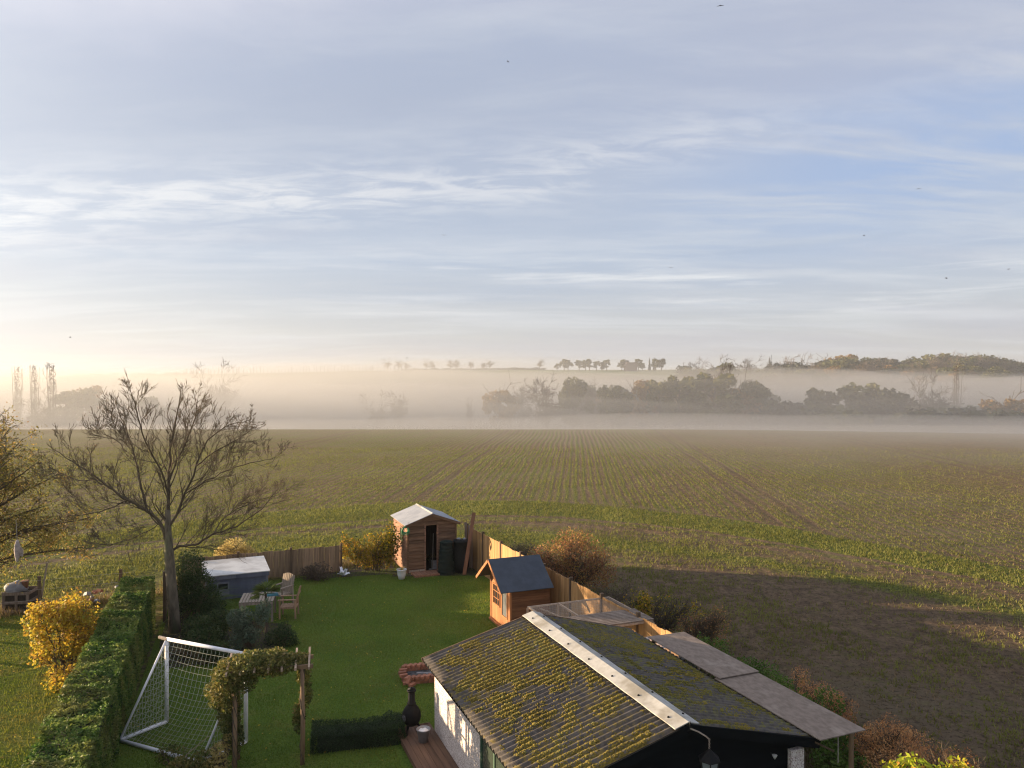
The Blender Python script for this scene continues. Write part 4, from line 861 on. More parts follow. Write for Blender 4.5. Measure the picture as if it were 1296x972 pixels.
# front wall: boards with two openings
def fbox(y0, y1, z0, z1, x0=o_ - .02, x1=o_ + .01): 
    mb = MB(); mb.box(x0, x1, y0, y1, z0, z1); return mb
nbv = 12; bwv = 2 * hw / nbv
for i in range(nbv):
    y0 = -hw + i * bwv; y1 = y0 + bwv - .006; yc = (y0 + y1) / 2; ztop = zr - kk * (abs(yc) + bwv / 2) - .04
    if -.62 < yc < -.12: rngs = [(.1, .42), (1.32, ztop)]
    elif .05 < yc < .68: rngs = [(.1, .62), (1.30, ztop)]
    else: rngs = [(.1, ztop)]
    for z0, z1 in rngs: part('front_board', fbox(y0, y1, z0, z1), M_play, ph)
def win(y0, y1, z0, z1, ny_, nz_, pane):
    mb = MB(); f_ = .035; x0, x1 = o_ - .04, o_ + .005
    for b_ in ((y0, y1, z0, z0 + f_), (y0, y1, z1 - f_, z1), (y0, y0 + f_, z0 + f_, z1 - f_), (y1 - f_, y1, z0 + f_, z1 - f_)): mb.box(x0, x1, *b_)
    w = part('window', mb, M_play, ph)
    for i in range(1, ny_): yy_ = y0 + (y1 - y0) * i / ny_; mb = MB(); mb.box(x0 + .005, x1 - .01, yy_ - .012, yy_ + .012, z0 + f_, z1 - f_); part('mullion', mb, M_play, w)
    for i in range(1, nz_): zz_ = z0 + (z1 - z0) * i / nz_; mb = MB(); mb.box(x0 + .008, x1 - .012, y0 + f_, y1 - f_, zz_ - .012, zz_ + .012); part('mullion', mb, M_play, w)
    mb = MB(); mb.box(o_ - .012, o_ - .004, y0 + f_, y1 - f_, z0 + f_, z1 - f_); part('pane', mb, pane, w)
win(.05, .66, .62, 1.30, 3, 3, M_glassd); win(-.62, -.12, .42, 1.32, 1, 1, M_glassp)
for y_ in (-hw - .035, hw - .02): mb = MB(); mb.box(o_ - .045, o_ + .02, y_, y_ + .055, .05, zw); part('corner_post', mb, M_play, ph)
mb = MB(); mb.box(o_ - .10, RL - .04, -hw, hw, .0, .09); part('play_floor', mb, M_play, ph)
def pslope(name, y0, z0, y1, z1, x0, x1, th, mat):
    mb = MB(); dy_, dz_ = y1 - y0, z1 - z0; l_ = math.hypot(dy_, dz_); ny_, nz_ = -dz_ / l_ * th, dy_ / l_ * th
    if nz_ < 0: ny_, nz_ = -ny_, -nz_
    mb.add([(x0, y0, z0), (x1, y0, z0), (x1, y1, z1), (x0, y1, z1), (x0, y0 + ny_, z0 + nz_), (x1, y0 + ny_, z0 + nz_), (x1, y1 + ny_, z1 + nz_), (x0, y1 + ny_, z1 + nz_)], [(3, 2, 1, 0), (4, 5, 6, 7), (0, 1, 5, 4), (1, 2, 6, 5), (2, 3, 7, 6), (3, 0, 4, 7)]); part(name, mb, mat, ph)
pslope('roof_slope', -hr_, ze, 0, zr, 0, RL, .025, M_slate); pslope('roof_slope', hr_, ze, 0, zr, 0, RL, .025, M_slate)
pslope('barge_board', -hr_, ze - .07, 0, zr - .07, -.022, -.003, .095, M_play); pslope('barge_board', hr_, ze - .07, 0, zr - .07, -.022, -.003, .095, M_play)

# ------------------------------------------------------------------ garage
GX, GY = -1.95, 16.95
ga = thing('garage', 'pebbledashed garage with mossy corrugated roof and white ridge filling the foreground', 'garage', (GX, GY, 0), GA)
gw, gl, gze, gzr = 5.29, 6.25, 1.75, 2.43; mid = gw / 2; gk = (gzr - gze) / mid
def corr(name, x0, x1, mat):
    nyv = 43 * 8 + 1; yv = np.linspace(0, -gl, nyv); nxv = 13; xv = np.linspace(x0, x1, nxv)
    zz = np.where(xv < mid, gze + gk * xv, gze + gk * (gw - xv))
    wv_ = .026 * np.cos(2 * np.pi * yv / .1455)
    sag = .012 * np.sin(np.linspace(0, 9, nyv))[:, None] * np.sin(np.linspace(0, 3, nxv))[None, :]
    step = np.zeros(nxv); 
    Zt = zz[None, :] + wv_[:, None] + sag + step[None, :]; Xt = np.broadcast_to(xv[None, :], Zt.shape); Yt = np.broadcast_to(yv[:, None], Zt.shape)
    vt = np.stack([Xt, Yt, Zt], -1).reshape(-1, 3); vb = vt - np.array([0, 0, .009]); n_ = nxv * nyv
    ii, jj = np.meshgrid(np.arange(nxv - 1), np.arange(nyv - 1)); a = (jj * nxv + ii).ravel()
    f1 = np.stack([a, a + nxv, a + nxv + 1, a + 1], 1); f2 = f1[:, ::-1] + n_
    e1 = np.arange(nyv - 1) * nxv; s1 = np.stack([e1, e1 + n_, e1 + nxv + n_, e1 + nxv], 1); e2 = e1 + nxv - 1; s2 = np.stack([e2, e2 + nxv, e2 + nxv + n_, e2 + n_], 1)
    return npmesh(name, np.concatenate([vt, vb]), np.concatenate([f1, f2, s1, s2]), mat, smooth=True)
link('roof_slope', corr('roof_left', -.05, mid - .02, M_roofl), ga, label='left mossy corrugated slope'); link('roof_slope', corr('roof_right', mid + .02, gw + .03, M_roofr), ga, label='right greener corrugated slope')
# moss cushions
def cushions(N, xr, seed, size, thr):
    r = np.random.default_rng(seed); x = r.uniform(xr[0], xr[1], N); y = -r.uniform(.05, gl - .05, N)
    y = np.where(r.random(N) < .28, np.round(y / .1455 + .5) * .1455 - .07 + r.normal(0, .015, N), y); y = np.clip(y, -gl + .03, -.03)
    dn = vnoise(x, y, 1.1, seed, 2) * .42 + vnoise(x, y, 4.5, seed + 4, 3) * .68 + r.normal(0, .05, N)
    edge_ = .10 * sstep(.5, 0, np.abs(x - xr[0])) if xr[0] < 1 else 0
    kp = dn > thr + edge_ + .1 * sstep(-1.6, 0, y)
    x, y = x[kp], y[kp]; zz = np.where(x < mid, gze + gk * x, gze + gk * (gw - x)) + .026 * np.cos(2 * np.pi * y / .1455) + .006
    K = len(x); s = size * r.lognormal(0, .4, K); ang = r.random((K, 6)) * .5
    ring = []
    for j in range(6):
        a_ = j * np.pi / 3 + ang[:, j] * .6; rr_ = s * (.55 + .9 * r.random(K)); ring.append(np.stack([x + rr_ * np.cos(a_), y + rr_ * np.sin(a_), zz - .008 + 0 * x], 1))
    ring2 = []
    for j in range(6):
        a_ = j * np.pi / 3 + .3; rr_ = s * (.5 + .25 * r.random(K)); ring2.append(np.stack([x + rr_ * np.cos(a_), y + rr_ * np.sin(a_), zz + s * .30], 1))
    top_ = np.stack([x, y, zz + s * .42], 1)
    v = np.stack(ring + ring2 + [top_], 1).reshape(-1, 3); b = np.arange(K)[:, None] * 13; fs = []
    for j in range(6):
        j2 = (j + 1) % 6; fs += [(j, j2, 6 + j2), (j, 6 + j2, 6 + j), (6 + j, 6 + j2, 12)]
    f = (b[:, :, None] + np.array(fs)[None]).reshape(-1, 3); rv = np.repeat(np.clip(vnoise(x, y, 2, 3) + r.normal(0, .25, K), 0, 1), len(fs))
    return v, f, rv
v, f, rv = cushions(120000, (.05, mid - .3), 5, .0125, .545); link('moss', npmesh('moss', v, f, M_moss, rv, smooth=True), ga, kind='stuff', label='golden moss cushions on the left slope')
v, f, rv = cushions(90000, (mid + .3, gw - .1), 9, .0125, .575); link('moss', npmesh('moss', v, f, M_moss2, rv, smooth=True), ga, kind='stuff', label='olive moss on the right slope')
# ridge cap
for sgn, lw in ((-1, .26), (1, .20)):
    mb = MB(); zt = gzr + .075; x0, x1 = mid, mid + sgn * lw; za, zb = zt, zt - gk * lw * 1.02 - .004
    nseg = 24
    for i in range(nseg):
        y0, y1 = .04 - (gl + .06) * i / nseg, .04 - (gl + .06) * (i + 1) / nseg
        w0 = .004 * math.sin(i * 1.7); w1 = .004 * math.sin((i + 1) * 1.7)
        b = len(mb.v); mb.v += [(x0, y0, za), (x1, y0, zb + w0), (x0, y1, za), (x1, y1, zb + w1), (x0, y0, za - .016), (x1, y0, zb - .016 + w0), (x0, y1, za - .016), (x1, y1, zb - .016 + w1)]
        q_ = [(b, b + 1, b + 3, b + 2), (b + 4, b + 6, b + 7, b + 5), (b + 1, b + 5, b + 7, b + 3)]
        if i == 0: q_.append((b, b + 4, b + 5, b + 1))
        if i == nseg - 1: q_.append((b + 2, b + 3, b + 7, b + 6))
        mb.f += [t_ if sgn < 0 else t_[::-1] for t_ in q_]
    rc = part('ridge_cap', mb, M_ridge, ga)
    mbolt = MB(); mbolt.lathe([(.022, -.004), (.022, .008), (.011, .018), (.003, .02)], 8); mbolt = mbolt.mesh('bolt', M_iron)
    for i in range(7): link('bolt', mbolt, rc, (mid + sgn * lw * .62, -.35 - i * .93, zt - gk * lw * .62 + .001), (0, -sgn * -math.atan(gk), 0))
# walls
wx0, wx1, wy0, wy1 = .19, gw - .2, -.08, -gl + .16
def wallquad(mb, x, y0, y1, z0, z1, th=.1): mb.box(x, x + th, y1, y0, z0, z1)
mb = MB(); zc = gze + gk * wx0 - .035
wy = (GY * 0) ; W0, W1 = -3.12, -4.62
wallquad(mb, wx0, wy0, W0, 0, zc); wallquad(mb, wx0, W0, W1, 0, .45); wallquad(mb, wx0, W0, W1, 1.47, zc); wallquad(mb, wx0, W1, wy1, 0, zc)
part('side_wall', mb, M_pebble, ga)
mb = MB(); wallquad(mb, wx1 - .1, wy0, wy1, 0, zc); part('side_wall', mb, M_black, ga)
mb = MB(); mb.prismxz([(wx0 + .1, 0), (wx1 - .1, 0), (wx1 - .1, zc), (mid, gzr - .05), (wx0 + .1, zc)], wy0 - .1, wy0); part('rear_wall', mb, M_pebble, ga)
mb = MB(); mb.box(wx0 + .01, wx0 + .07, W1, W0, .45, .52); mb.box(wx0 + .01, wx0 + .07, W1, W0, 1.40, 1.47); [mb.box(wx0 + .01, wx0 + .07, y_ - .03, y_ + .03, .52, 1.40) for y_ in (W0 - .03, W0 - .72, W1 + .03)]
w_o = part('window', mb, M_green, ga); [part('pane', MB().box(wx0 + .03, wx0 + .04, a_, b_, .52, 1.40), M_glassg, w_o) for a_, b_ in ((W0 - .69, W0 - .06), (W1 + .06, W0 - .75))]
mb = MB(); mb.box(wx0 - .04, wx0 - .002, W1 - .03, W0 + .03, .41, .45); part('sill', mb, M_green, w_o)
# black near gable, lapped boards
zb = 0.0; i = 0
while zb < gzr - .12:
    z0, z1 = zb, min(zb + .16, gzr - .08)
    def ex(z_): return wx0 if z_ <= zc else wx0 + (z_ - zc) / gk
    a0, a1 = max(ex(z0), wx0), ex(z1)
    yb_ = wy1
    mb = MB(); x_l0, x_r0, x_l1, x_r1 = a0, gw - a0, a1, gw - a1
    mb.add([(x_l0, yb_ - .035, z0), (x_r0, yb_ - .035, z0), (x_r1, yb_ - .012, z1), (x_l1, yb_ - .012, z1), (x_l0, yb_ + .02, z0), (x_r0, yb_ + .02, z0), (x_r1, yb_ + .02, z1), (x_l1, yb_ + .02, z1)], [(0, 1, 2, 3), (7, 6, 5, 4), (1, 0, 4, 5), (2, 1, 5, 6), (3, 2, 6, 7), (0, 3, 7, 4)])
    part('gable_board', mb, M_black, ga); zb += .15
slope('barge_board', -.06, gze - .16, mid, gzr - .13, -gl - .045, -gl - .012, .16, M_black, ga); slope('barge_board', gw + .05, gze - .16, mid, gzr - .13, -gl - .045, -gl - .012, .16, M_black, ga)
slope('barge_board', -.06, gze - .10, mid, gzr - .07, .012, .04, .11, M_post, ga); slope('barge_board', gw + .05, gze - .10, mid, gzr - .07, .012, .04, .11, M_post, ga)
mb = MB(); mb.box(-.03, -.005, -gl, 0, gze - .10, gze - .035); part('fascia', mb, M_black, ga); 
mb = MB(); mb.prismxz([(mid - .05, gzr - .06), (mid + .05, gzr - .06), (mid, gzr + .10)], -gl - .06, -gl - .046); part('ridge_finial', mb, M_iron, ga)
mb = MB(); mb.box(4.78, 5.06, -gl + .02, -gl + .11, 0, 1.62); part('corner_pillar', mb, M_pebble, ga, label='pale pebbledashed corner pillar')
bl = thing('wall_light', 'tiny cream cone-shaped light on the black gable of the garage', 'light', (GX, GY, 0), GA)
mb = MB(); mb.tube([(4.40, -gl + .10, 1.62), (4.40, -gl + .02, 1.62)], .012, 6); part('stem', mb, M_iron, bl); mb = MB(); mb.lathe([(.008, 0), (.045, .07), (.04, .072)], 12, (4.40, -gl - .0, 1.56)); part('shade', mb, M_ridge, bl, True)
# lantern on a bracket at the gable
lx, ly = mid + .19, -gl - .30
la = thing('hanging_lantern', 'dark six-sided lantern hanging on a chain from the front point of the garage roof', 'lantern', (GX, GY, 0), GA)
mb = MB(); mb.tube([(mid, -gl - .05, gzr - .02), (mid + .08, -gl - .16, gzr - .04), (mid + .15, -gl - .26, gzr - .08), (lx, ly, gzr - .12)], .012, 6); part('bracket', mb, M_garden_wood, la)
for i in range(5):
    mb = MB(); z_ = gzr - .13 - i * .03; a_ = i * math.pi / 2; ca, sa = math.cos(a_) * .012, math.sin(a_) * .012
    mb.tube([(lx + ca * math.cos(b_), ly + sa * math.cos(b_), z_ + .024 * math.sin(b_)) for b_ in [x_ * math.pi / 3 for x_ in range(7)]], .005, 4, cap=False); part('chain_link', mb, M_garden_wood, la)
mb = MB(); zt = gzr - .27; mb.lathe([(.012, zt), (.03, zt - .02), (.175, zt - .15), (.185, zt - .17), (.15, zt - .175)], 6, (lx, ly, 0)); part('lantern_roof', mb, M_iron, la)
for j in range(6):
    a0, a1 = j * math.pi / 3, (j + 1) * math.pi / 3; r0, r1, z0, z1 = .15, .10, zt - .18, zt - .52
    P0, P1, Q0, Q1 = [(lx + r_ * math.cos(t_), ly + r_ * math.sin(t_), z_) for r_, t_, z_ in ((r0, a0, z0), (r0, a1, z0), (r1, a0, z1), (r1, a1, z1))]
    mb = MB(); mb.tube([P0, Q0], .011, 5); part('frame_bar', mb, M_iron, la)
    mb = MB(); mb.add([P0, P1, Q1, Q0], [(0, 1, 2, 3)]); part('pane', mb, M_lanternglass, la)
mb = MB(); mb.lathe([(.105, zt - .52), (.11, zt - .55), (.03, zt - .58)], 6, (lx, ly, 0)); part('base', mb, M_iron, la)
mb = MB(); mb.tube([(lx, ly, zt - .5), (lx, ly, zt - .28)], [.03, .03], 8); part('candle_tube', mb, M_ridge, la)

# canopy on the right of the garage
ca = thing('canopy', 'brown board canopy of two sheets along the right side of the garage', 'canopy', (GX, GY, 0), GA)
def sheet(y0, y1, x0, x1, z, dz):
    mb = MB(); nx_ = 2
    for i in range(nx_):
        xa, xb = x0 + (x1 - x0) * i / nx_, x0 + (x1 - x0) * (i + 1) / nx_ - .001; r_ = .0
        mb.box(xa, xb, y1, y0, z + r_, z + .018 + r_)
    part('roof_sheet', mb, M_canopy, ca)
sheet(-.9, -3.62, gw - .02, gw + 1.0, 1.83, 0); sheet(-3.50, -6.42, gw - .05, gw + .99, 1.795, 0)
for y_ in (-1.0, -3.5, -6.2): mb = MB(); mb.beam((gw + .04, y_, 1.76), (gw + .98, y_, 1.76), .05, .07); part('joist', mb, M_post, ca)
for y_ in (-1.0, -3.5, -6.2): mb = MB(); mb.tube([(gw + .88, y_, 0), (gw + .88, y_, 1.725)], [.05, .045], 8); part('post', mb, M_pole, ca)
mb = MB(); mb.beam((gw - .05, -6.28, 1.72), (gw + .35, -6.32, 1.5), .03, .03); part('brace', mb, M_post, ca)
mb = MB(); mb.tube([(gw + .42, -6.35, 1.78), (gw + .42, -6.35, 1.3)], .008, 5); part('wire_drop', mb, M_wire, ca)

# wire run between playhouse and canopy
wr = thing('wire_run', 'pale timber framed wire mesh run with slatted end roof behind the garage', 'animal run', (.44, 21.2, 0), GA)
rw, rlq, rz = 2.62, 2.35, 1.62
def bar(a_, b_, w_=.045, nm='frame_bar', h_=None, mt=None): mb = MB(); mb.beam(a_, b_, w_, h_ or w_); part(nm, mb, mt or M_batten, wr)
for x_, y_ in ((0, 0), (rw, 0), (0, -rlq), (rw, -rlq), (rw, -1.2), (.95, 0)): bar((x_, y_, 0), (x_, y_, rz - .03), .05, 'post')
for a_, b_ in (((0, 0, rz), (rw, 0, rz)), ((0, -rlq, rz - .006), (rw, -rlq, rz - .006)), ((0.03, -.03, rz + .006), (.03, -rlq + .03, rz + .006)), ((rw - .03, -.03, rz + .006), (rw - .03, -rlq + .03, rz + .006)), ((.06, -1.30, rz), (rw - .06, -1.30, rz)), ((.95, -.03, rz + .012), (.95, -1.27, rz + .012)), ((0, 0, .5), (rw, 0, .5)), ((rw, -.03, .9), (rw, -rlq + .03, .9))): bar(a_, b_)
bar((1.0, -.05, rz - .6), (2.3, -.05, .3), .03); bar((.35, -.04, rz - .05), (.55, -1.2, rz - .02), .03)
mb = MB(); st_ = .05
for i in range(int(rw / st_)): x_ = .02 + i * st_; mb.box(x_, x_ + .0035, -1.28, 0, rz + .026, rz + .0285); mb.box(x_, x_ + .0035, -.002, 0.0, .05, rz - .03)
for i in range(26): y_ = -.02 - i * st_; mb.box(0, rw, y_ - .0035, y_, rz + .029, rz + .031)
for i in range(31): z_ = .06 + i * st_; mb.box(0, rw, .001, .003, z_, z_ + .0035)
for i in range(47): y_ = -.02 - i * st_; mb.box(rw + .026, rw + .028, y_ - .0035, y_, .05, rz)
for i in range(31): z_ = .06 + i * st_; mb.box(rw + .029, rw + .031, -rlq, 0, z_, z_ + .0035)
link('wire_netting', mb.mesh('wire_netting', M_wire), wr, kind='stuff')
for i in range(9): mb = MB(); y_ = -1.36 - i * .112; mb.box(.0, rw + .03, y_ - .085, y_, rz + .03, rz + .056); part('roof_slat', mb, M_canopy, wr, rot=(0, 0, 0))
w2 = thing('cold_frame', 'clear sheeted timber frame between the slatted run roof and the brown canopy', 'frame', (3.9, 19.35, 0), GA)
for x_, y_ in ((-.9, 0), (0, 0), (-.9, -1.5), (0, -1.5), (.02, -.8)): mb = MB(); mb.beam((x_, y_, 0), (x_, y_, 1.42), .045, .045); part('post', mb, M_batten, w2)
for a_, b_ in (((-.9, 0, 1.44), (0, 0, 1.44)), ((-.9, -1.5, 1.44), (0, -1.5, 1.44)), ((0, -.03, 1.446), (0, -1.47, 1.446)), ((-.9, -.03, 1.446), (-.9, -1.47, 1.446)), ((-.87, -.7, 1.44), (-.03, -.7, 1.44)), ((-.9, -.02, 1.15), (0, -.02, 1.15)), ((0, -.1, 1.0), (0, -1.4, 1.0))): mb = MB(); mb.beam(a_, b_, .04, .04); part('frame_bar', mb, M_feltw, w2)
mb = MB(); mb.box(-.92, .03, -1.52, .03, 1.47, 1.476); part('clear_roof', mb, M_poly, w2)
mb = MB(); mb.box(.025, .03, -1.48, -.02, .1, 1.40); part('clear_side', mb, M_poly, w2)

# ------------------------------------------------------------------ deck, chimenea, bucket
dk = thing('wooden_deck', 'narrow brown board deck along the pebbledashed garage wall', 'deck', (GX, GY, 0), GA)
for i in range(6):
    x0 = -.62 + i * .135; mb = MB(); mb.box(x0, x0 + .129, -6.6, .28, .10, .14); part('deck_board', mb, M_deck, dk)
mb = MB(); mb.box(-.6, .17, .24, .275, .0, .098); mb.box(-.61, -.585, -6.6, .238, .0, .098); mb.box(-.63, .19, .282, .30, .0, .155); part('deck_frame', mb, M_deck, dk)
ch = thing('chimenea', 'black cast iron chimenea on three legs at the corner of the deck', 'chimenea', (-2.25, 16.85, .14))
mb = MB(); mb.lathe([(.03, .16), (.13, .17), (.19, .25), (.215, .35), (.20, .46), (.15, .55), (.095, .61), (.085, .63), (.10, .635), (.10, .655), (.08, .66), (.072, .9)], 24); part('belly', mb, M_iron, ch, True)
mb = MB(); mb.lathe([(.072, .902), (.10, .91), (.105, .935), (.075, .945), (.07, .93)], 20); mb.lathe([(.085, .965), (.09, .97), (.02, .99), (.012, 1.01)], 16); part('chimney_cap', mb, M_iron, ch, True)
for a_ in (2.2, 4.3, .1): mb = MB(); mb.tube([(math.cos(a_) * .12, math.sin(a_) * .12, .2), (math.cos(a_) * .19, math.sin(a_) * .19, .1), (math.cos(a_) * .2, math.sin(a_) * .2, 0)], [.03, .02, .022], 6); part('leg', mb, M_iron, ch)
mb = MB(); mb.box(-.26, -.14, -.18, -.02, .19, .21); part('ash_shelf', mb, M_iron, ch); mb = MB(); mb.lathe([(.07, 0), (.07, .01), (.06, .012)], 14); part('mouth', mb, M_ash, ch, loc=(-.15, -.15, .36), rot=(R(80), 0, R(-45)))
bu = thing('bucket', 'grey bucket holding something white on the deck next to the chimenea', 'bucket', (-1.93, 16.4, .14))
mb = MB(); mb.lathe([(.10, 0), (.145, .26), (.155, .265), (.155, .28), (.14, .28), (.13, .2), (.02, .2)], 22); part('bucket_body', mb, M_galv, bu, True)
mb = MB(); mb.lathe([(.128, .21), (.11, .245), (.05, .27), (.01, .275)], 14); mb.v = [(x_ * (1 + .1 * math.sin(8 * y_ * 9)), y_, z_ + .01 * math.sin(60 * x_)) for x_, y_, z_ in mb.v]; part('contents', mb, M_whitep, bu, True)

# fire pit
fpit = thing('fire_pit', 'rectangular fire pit ring of loose red bricks on the lawn behind the garage', 'fire pit', (-2.32, 20.35, .012), GA - 8)
brm = MB(); brm.box(-.1075, .1075, -.05, .05, 0, .065, top=.004); brm = brm.mesh('brick', M_brick)
rg = random.Random(8)
def brick(x_, y_, z_, deg, tilt=0): link('brick', brm, fpit, (x_, y_, z_), (R(tilt), 0, R(deg)))
for s_y in (-.42, .42):
    for i in range(6): brick(-.56 + i * .225, s_y, 0, rg.uniform(-3, 3)); 
    for i in range(6): brick(-.45 + i * .225, s_y, .066, rg.uniform(-3, 3))
    for i in range(9): brick(-.54 + i * .137, s_y, .133, 55 + rg.uniform(-6, 6), 0)
for s_x in (-.62, .62):
    for i in range(3): brick(s_x, -.24 + i * .225, 0, 90 + rg.uniform(-6, 6)); brick(s_x, -.2 + i * .2, .066, 80 + rg.uniform(-12, 12)); brick(s_x + rg.uniform(-.03, .03), -.22 + i * .19, .133, rg.uniform(-14, 14))
brick(-.45, -.62, 0.03, 48, 6); link('brick', brm, fpit, (-.52, -.53, .12), (0, R(-38), R(50)))
mb = MB(); mb.box(-.52, .52, -.36, .36, 0, .04); part('ash_bed', mb, M_ash, fpit)
for a_, b_ in (((-.25, .05, .09), (.25, -.15, .12)), ((-.1, -.2, .08), (.3, .2, .1))): mb = MB(); mb.tube([a_, b_], [.03, .022], 6); part('charred_log', mb, M_bag, fpit)

# ------------------------------------------------------------------ garden furniture, blue box
bb = thing('garden_box', 'low blue-grey garden box with pale reflective lid behind the slatted table', 'storage box', (-11.05, 27.15, 0), 24)
bw_, bd_, bz = 2.14, 2.05, .93
for i in range(6): mb = MB(); z0 = .04 + i * .145; mb.box(0.02, bw_ - .02, 0, .03, z0, z0 + .14); part('front_board', mb, M_blue, bb)
for i in range(6): mb = MB(); z0 = .04 + i * .145; mb.box(bw_ - .05, bw_ - .02, .032, bd_ - .03, z0, z0 + .14); part('side_board', mb, M_blue, bb)
mb = MB(); mb.box(0.02, .05, .032, bd_ - .03, .04, bz - .03); mb.box(.02, bw_ - .02, bd_ - .028, bd_, .04, bz - .03); part('rear_panel', mb, M_blue, bb)
for x_ in (-.01, bw_ - .06): mb = MB(); mb.box(x_, x_ + .07, -.03, -.002, 0, bz - .07); part('corner_post', mb, M_bluel, bb)
mb = MB(); mb.box(-.05, bw_ * .48, -.06, -.034, bz - .14, bz - .02); part('fascia', mb, M_bluel, bb); mb = MB(); mb.box(bw_ * .48 + .01, bw_ + .05, -.075, -.034, bz - .15, bz - .01); part('fascia', mb, M_blue, bb)
mb = MB(); mb.add([(-.08, -.1, bz), (bw_ + .08, -.1, bz), (bw_ + .08, bd_ + .08, bz + .08), (-.08, bd_ + .08, bz + .08), (-.08, -.1, bz + .03), (bw_ + .08, -.1, bz + .03), (bw_ + .08, bd_ + .08, bz + .11), (-.08, bd_ + .08, bz + .11)], [(3, 2, 1, 0), (4, 5, 6, 7), (0, 1, 5, 4), (1, 2, 6, 5), (2, 3, 7, 6), (3, 0, 4, 7)]); part('lid', mb, M_lid, bb)
mb = MB(); [mb.box(*b_) for b_ in ((.38, .80, -.04, -.002, .62, .68), (.38, .80, -.04, -.002, .20, .26), (.38, .43, -.04, -.002, .26, .62), (.75, .80, -.04, -.002, .26, .62))]; w_o = part('hatch_frame', mb, M_bluel, bb)
mb = MB(); mb.box(.43, .75, -.02, -.004, .42, .62); part('pane', mb, M_glassd, w_o); mb = MB(); mb.box(.43, .75, -.018, -.003, .26, .415); part('panel', mb, M_bluel, w_o)

tb = thing('garden_table', 'square slatted pale wooden garden table beside the small palm', 'table', (-8.55, 25.35, 0), 12)
mb = MB(); mb.box(-.04, .04, -.58, .58, .70, .725, top=0); sm = mb.mesh('slat', M_garden_wood)
for i in range(11): link('slat', sm, tb, (-.5 + i * .1, 0, 0))
for y_ in (-.55, .55): mb = MB(); mb.box(-.54, .54, y_ - .02, y_ + .02, .62, .697); part('apron', mb, M_garden_wood, tb)
for x_ in (-.5, .5):
    for y_ in (-.5, .5): mb = MB(); mb.box(x_ - .035, x_ + .035, y_ - .028, y_ + .028, 0, .695); part('leg', mb, M_garden_wood, tb)
cl = thing('teal_cloth', 'folded dark teal cloth lying on the right end of the slatted table', 'cloth', (-8.15, 25.55, .727), 20); mb = MB(); mb.box(-.22, .22, -.13, .13, 0, .03, top=.02); mb.box(-.15, .2, -.1, .12, .031, .055, top=.02); part('folds', mb, M_teal, cl)
def chair(name, label, loc, deg, mt):      # faces local -x
    c = thing(name, label, 'chair', loc, deg, 'wooden garden armchairs at the table')
    for y_ in (-.27, .27):
        mb = MB(); mb.beam((-.26, y_, 0), (-.26, y_, .64), .05, .05); part('leg', mb, mt, c)
        mb = MB(); mb.beam((.26, y_, 0), (.24, y_, .62), .05, .05); part('leg', mb, mt, c)
        mb = MB(); mb.box(-.32, .28, y_ - .04, y_ + .04, .642, .665); part('armrest', mb, mt, c)
    mb = MB(); mb.box(-.26, .26, -.24, .24, .34, .38); part('seat_frame', mb, mt, c)
    for i in range(6): mb = MB(); x_ = -.27 + i * .092; mb.box(x_, x_ + .075, -.243, .243, .384 , .402); part('seat_slat', mb, mt, c)
    for i in range(7):
        y_ = -.245 + i * .0817; h_ = .98 + .06 * math.sin(math.pi * i / 6); mb = MB(); mb.beam((.20, y_, .39), (.30, y_, .75), .062, .018, up=(1, 0, 0)); mb.beam((.30, y_, .75), (.36, y_, h_), .062, .018, up=(1, 0, 0)); part('back_slat', mb, mt, c)
    mb = MB(); mb.beam((.325, -.27, .80), (.325, .27, .80), .03, .06); part('back_rail', mb, mt, c)
    return c
chair('garden_chair', 'wooden armchair with curved slatted back standing right of the slatted table', (-7.55, 25.5, 0), 6, M_chair_lit)
chair('garden_chair', 'grey wooden armchair tucked behind the slatted table near the blue box', (-8.25, 27.0, 0), 62, M_garden_wood)

# ------------------------------------------------------------------ football goal
gp = thing('football_goal', 'white tubular football goal with green-grey net standing beside the tall hedge', 'goal', (-8.05, 17.55, .012), 0)
A = Vector((0, 0, 0)); B = Vector((2.19, -.97, 0)); hgt = Vector((0, 0, 1.97)); dep = Vector((-.62, -.92, 0)); r_ = .042
def pipe(nm, *pts, r=r_): mb = MB(); mb.tube(pts, r, 10); part(nm, mb, M_white, gp, True)
up_ = Vector((0, 0, r_)); pipe('crossbar', A + hgt, B + hgt); pipe('goal_post', A + up_, A + hgt); pipe('goal_post', B + up_, B + hgt)
pipe('ground_bar', A + up_, A + dep + up_); pipe('ground_bar', B + up_, B + dep + up_); pipe('rear_bar', A + dep + up_, B + dep + up_)
pipe('side_stay', A + hgt, A + dep + up_, r=.026); pipe('side_stay', B + hgt, B + dep + up_, r=.026)
mb = MB(); nu, nv = 20, 19
def netp(u_, v_):
    p0 = A + hgt + (B - A) * u_; p1 = A + dep + up_ + (B - A) * u_; p_ = p0.lerp(p1, v_); s_g = math.sin(math.pi * v_) * (.16 + .16 * math.sin(math.pi * u_))
    return p_ + Vector((.0, 0, -s_g * .9)) + (-dep).normalized() * s_g * .35 + Vector((.02 * math.sin(9 * v_ + 7 * u_), 0, 0))
for i in range(nu + 1): mb.tube([netp(i / nu, j / 12) for j in range(13)], .0045, 3, cap=False)
for j in range(nv + 1): mb.tube([netp(i / 12, j / nv) for i in range(13)], .0045, 3, cap=False)
for P0 in (A, B):
    for i in range(1, 17):
        z_ = i / 17; a_ = P0 + hgt * z_; b_ = P0 + hgt + (dep - hgt) * (1 - z_)
        mb.tube([a_, a_.lerp(b_, .5) + Vector((0, 0, -.03)), b_], .004, 3, cap=False)
        w_ = i / 17; lo = P0 + dep * w_ + up_; hi = P0 + hgt + (dep - hgt) * w_; mb.tube([lo, hi], .004, 3, cap=False)
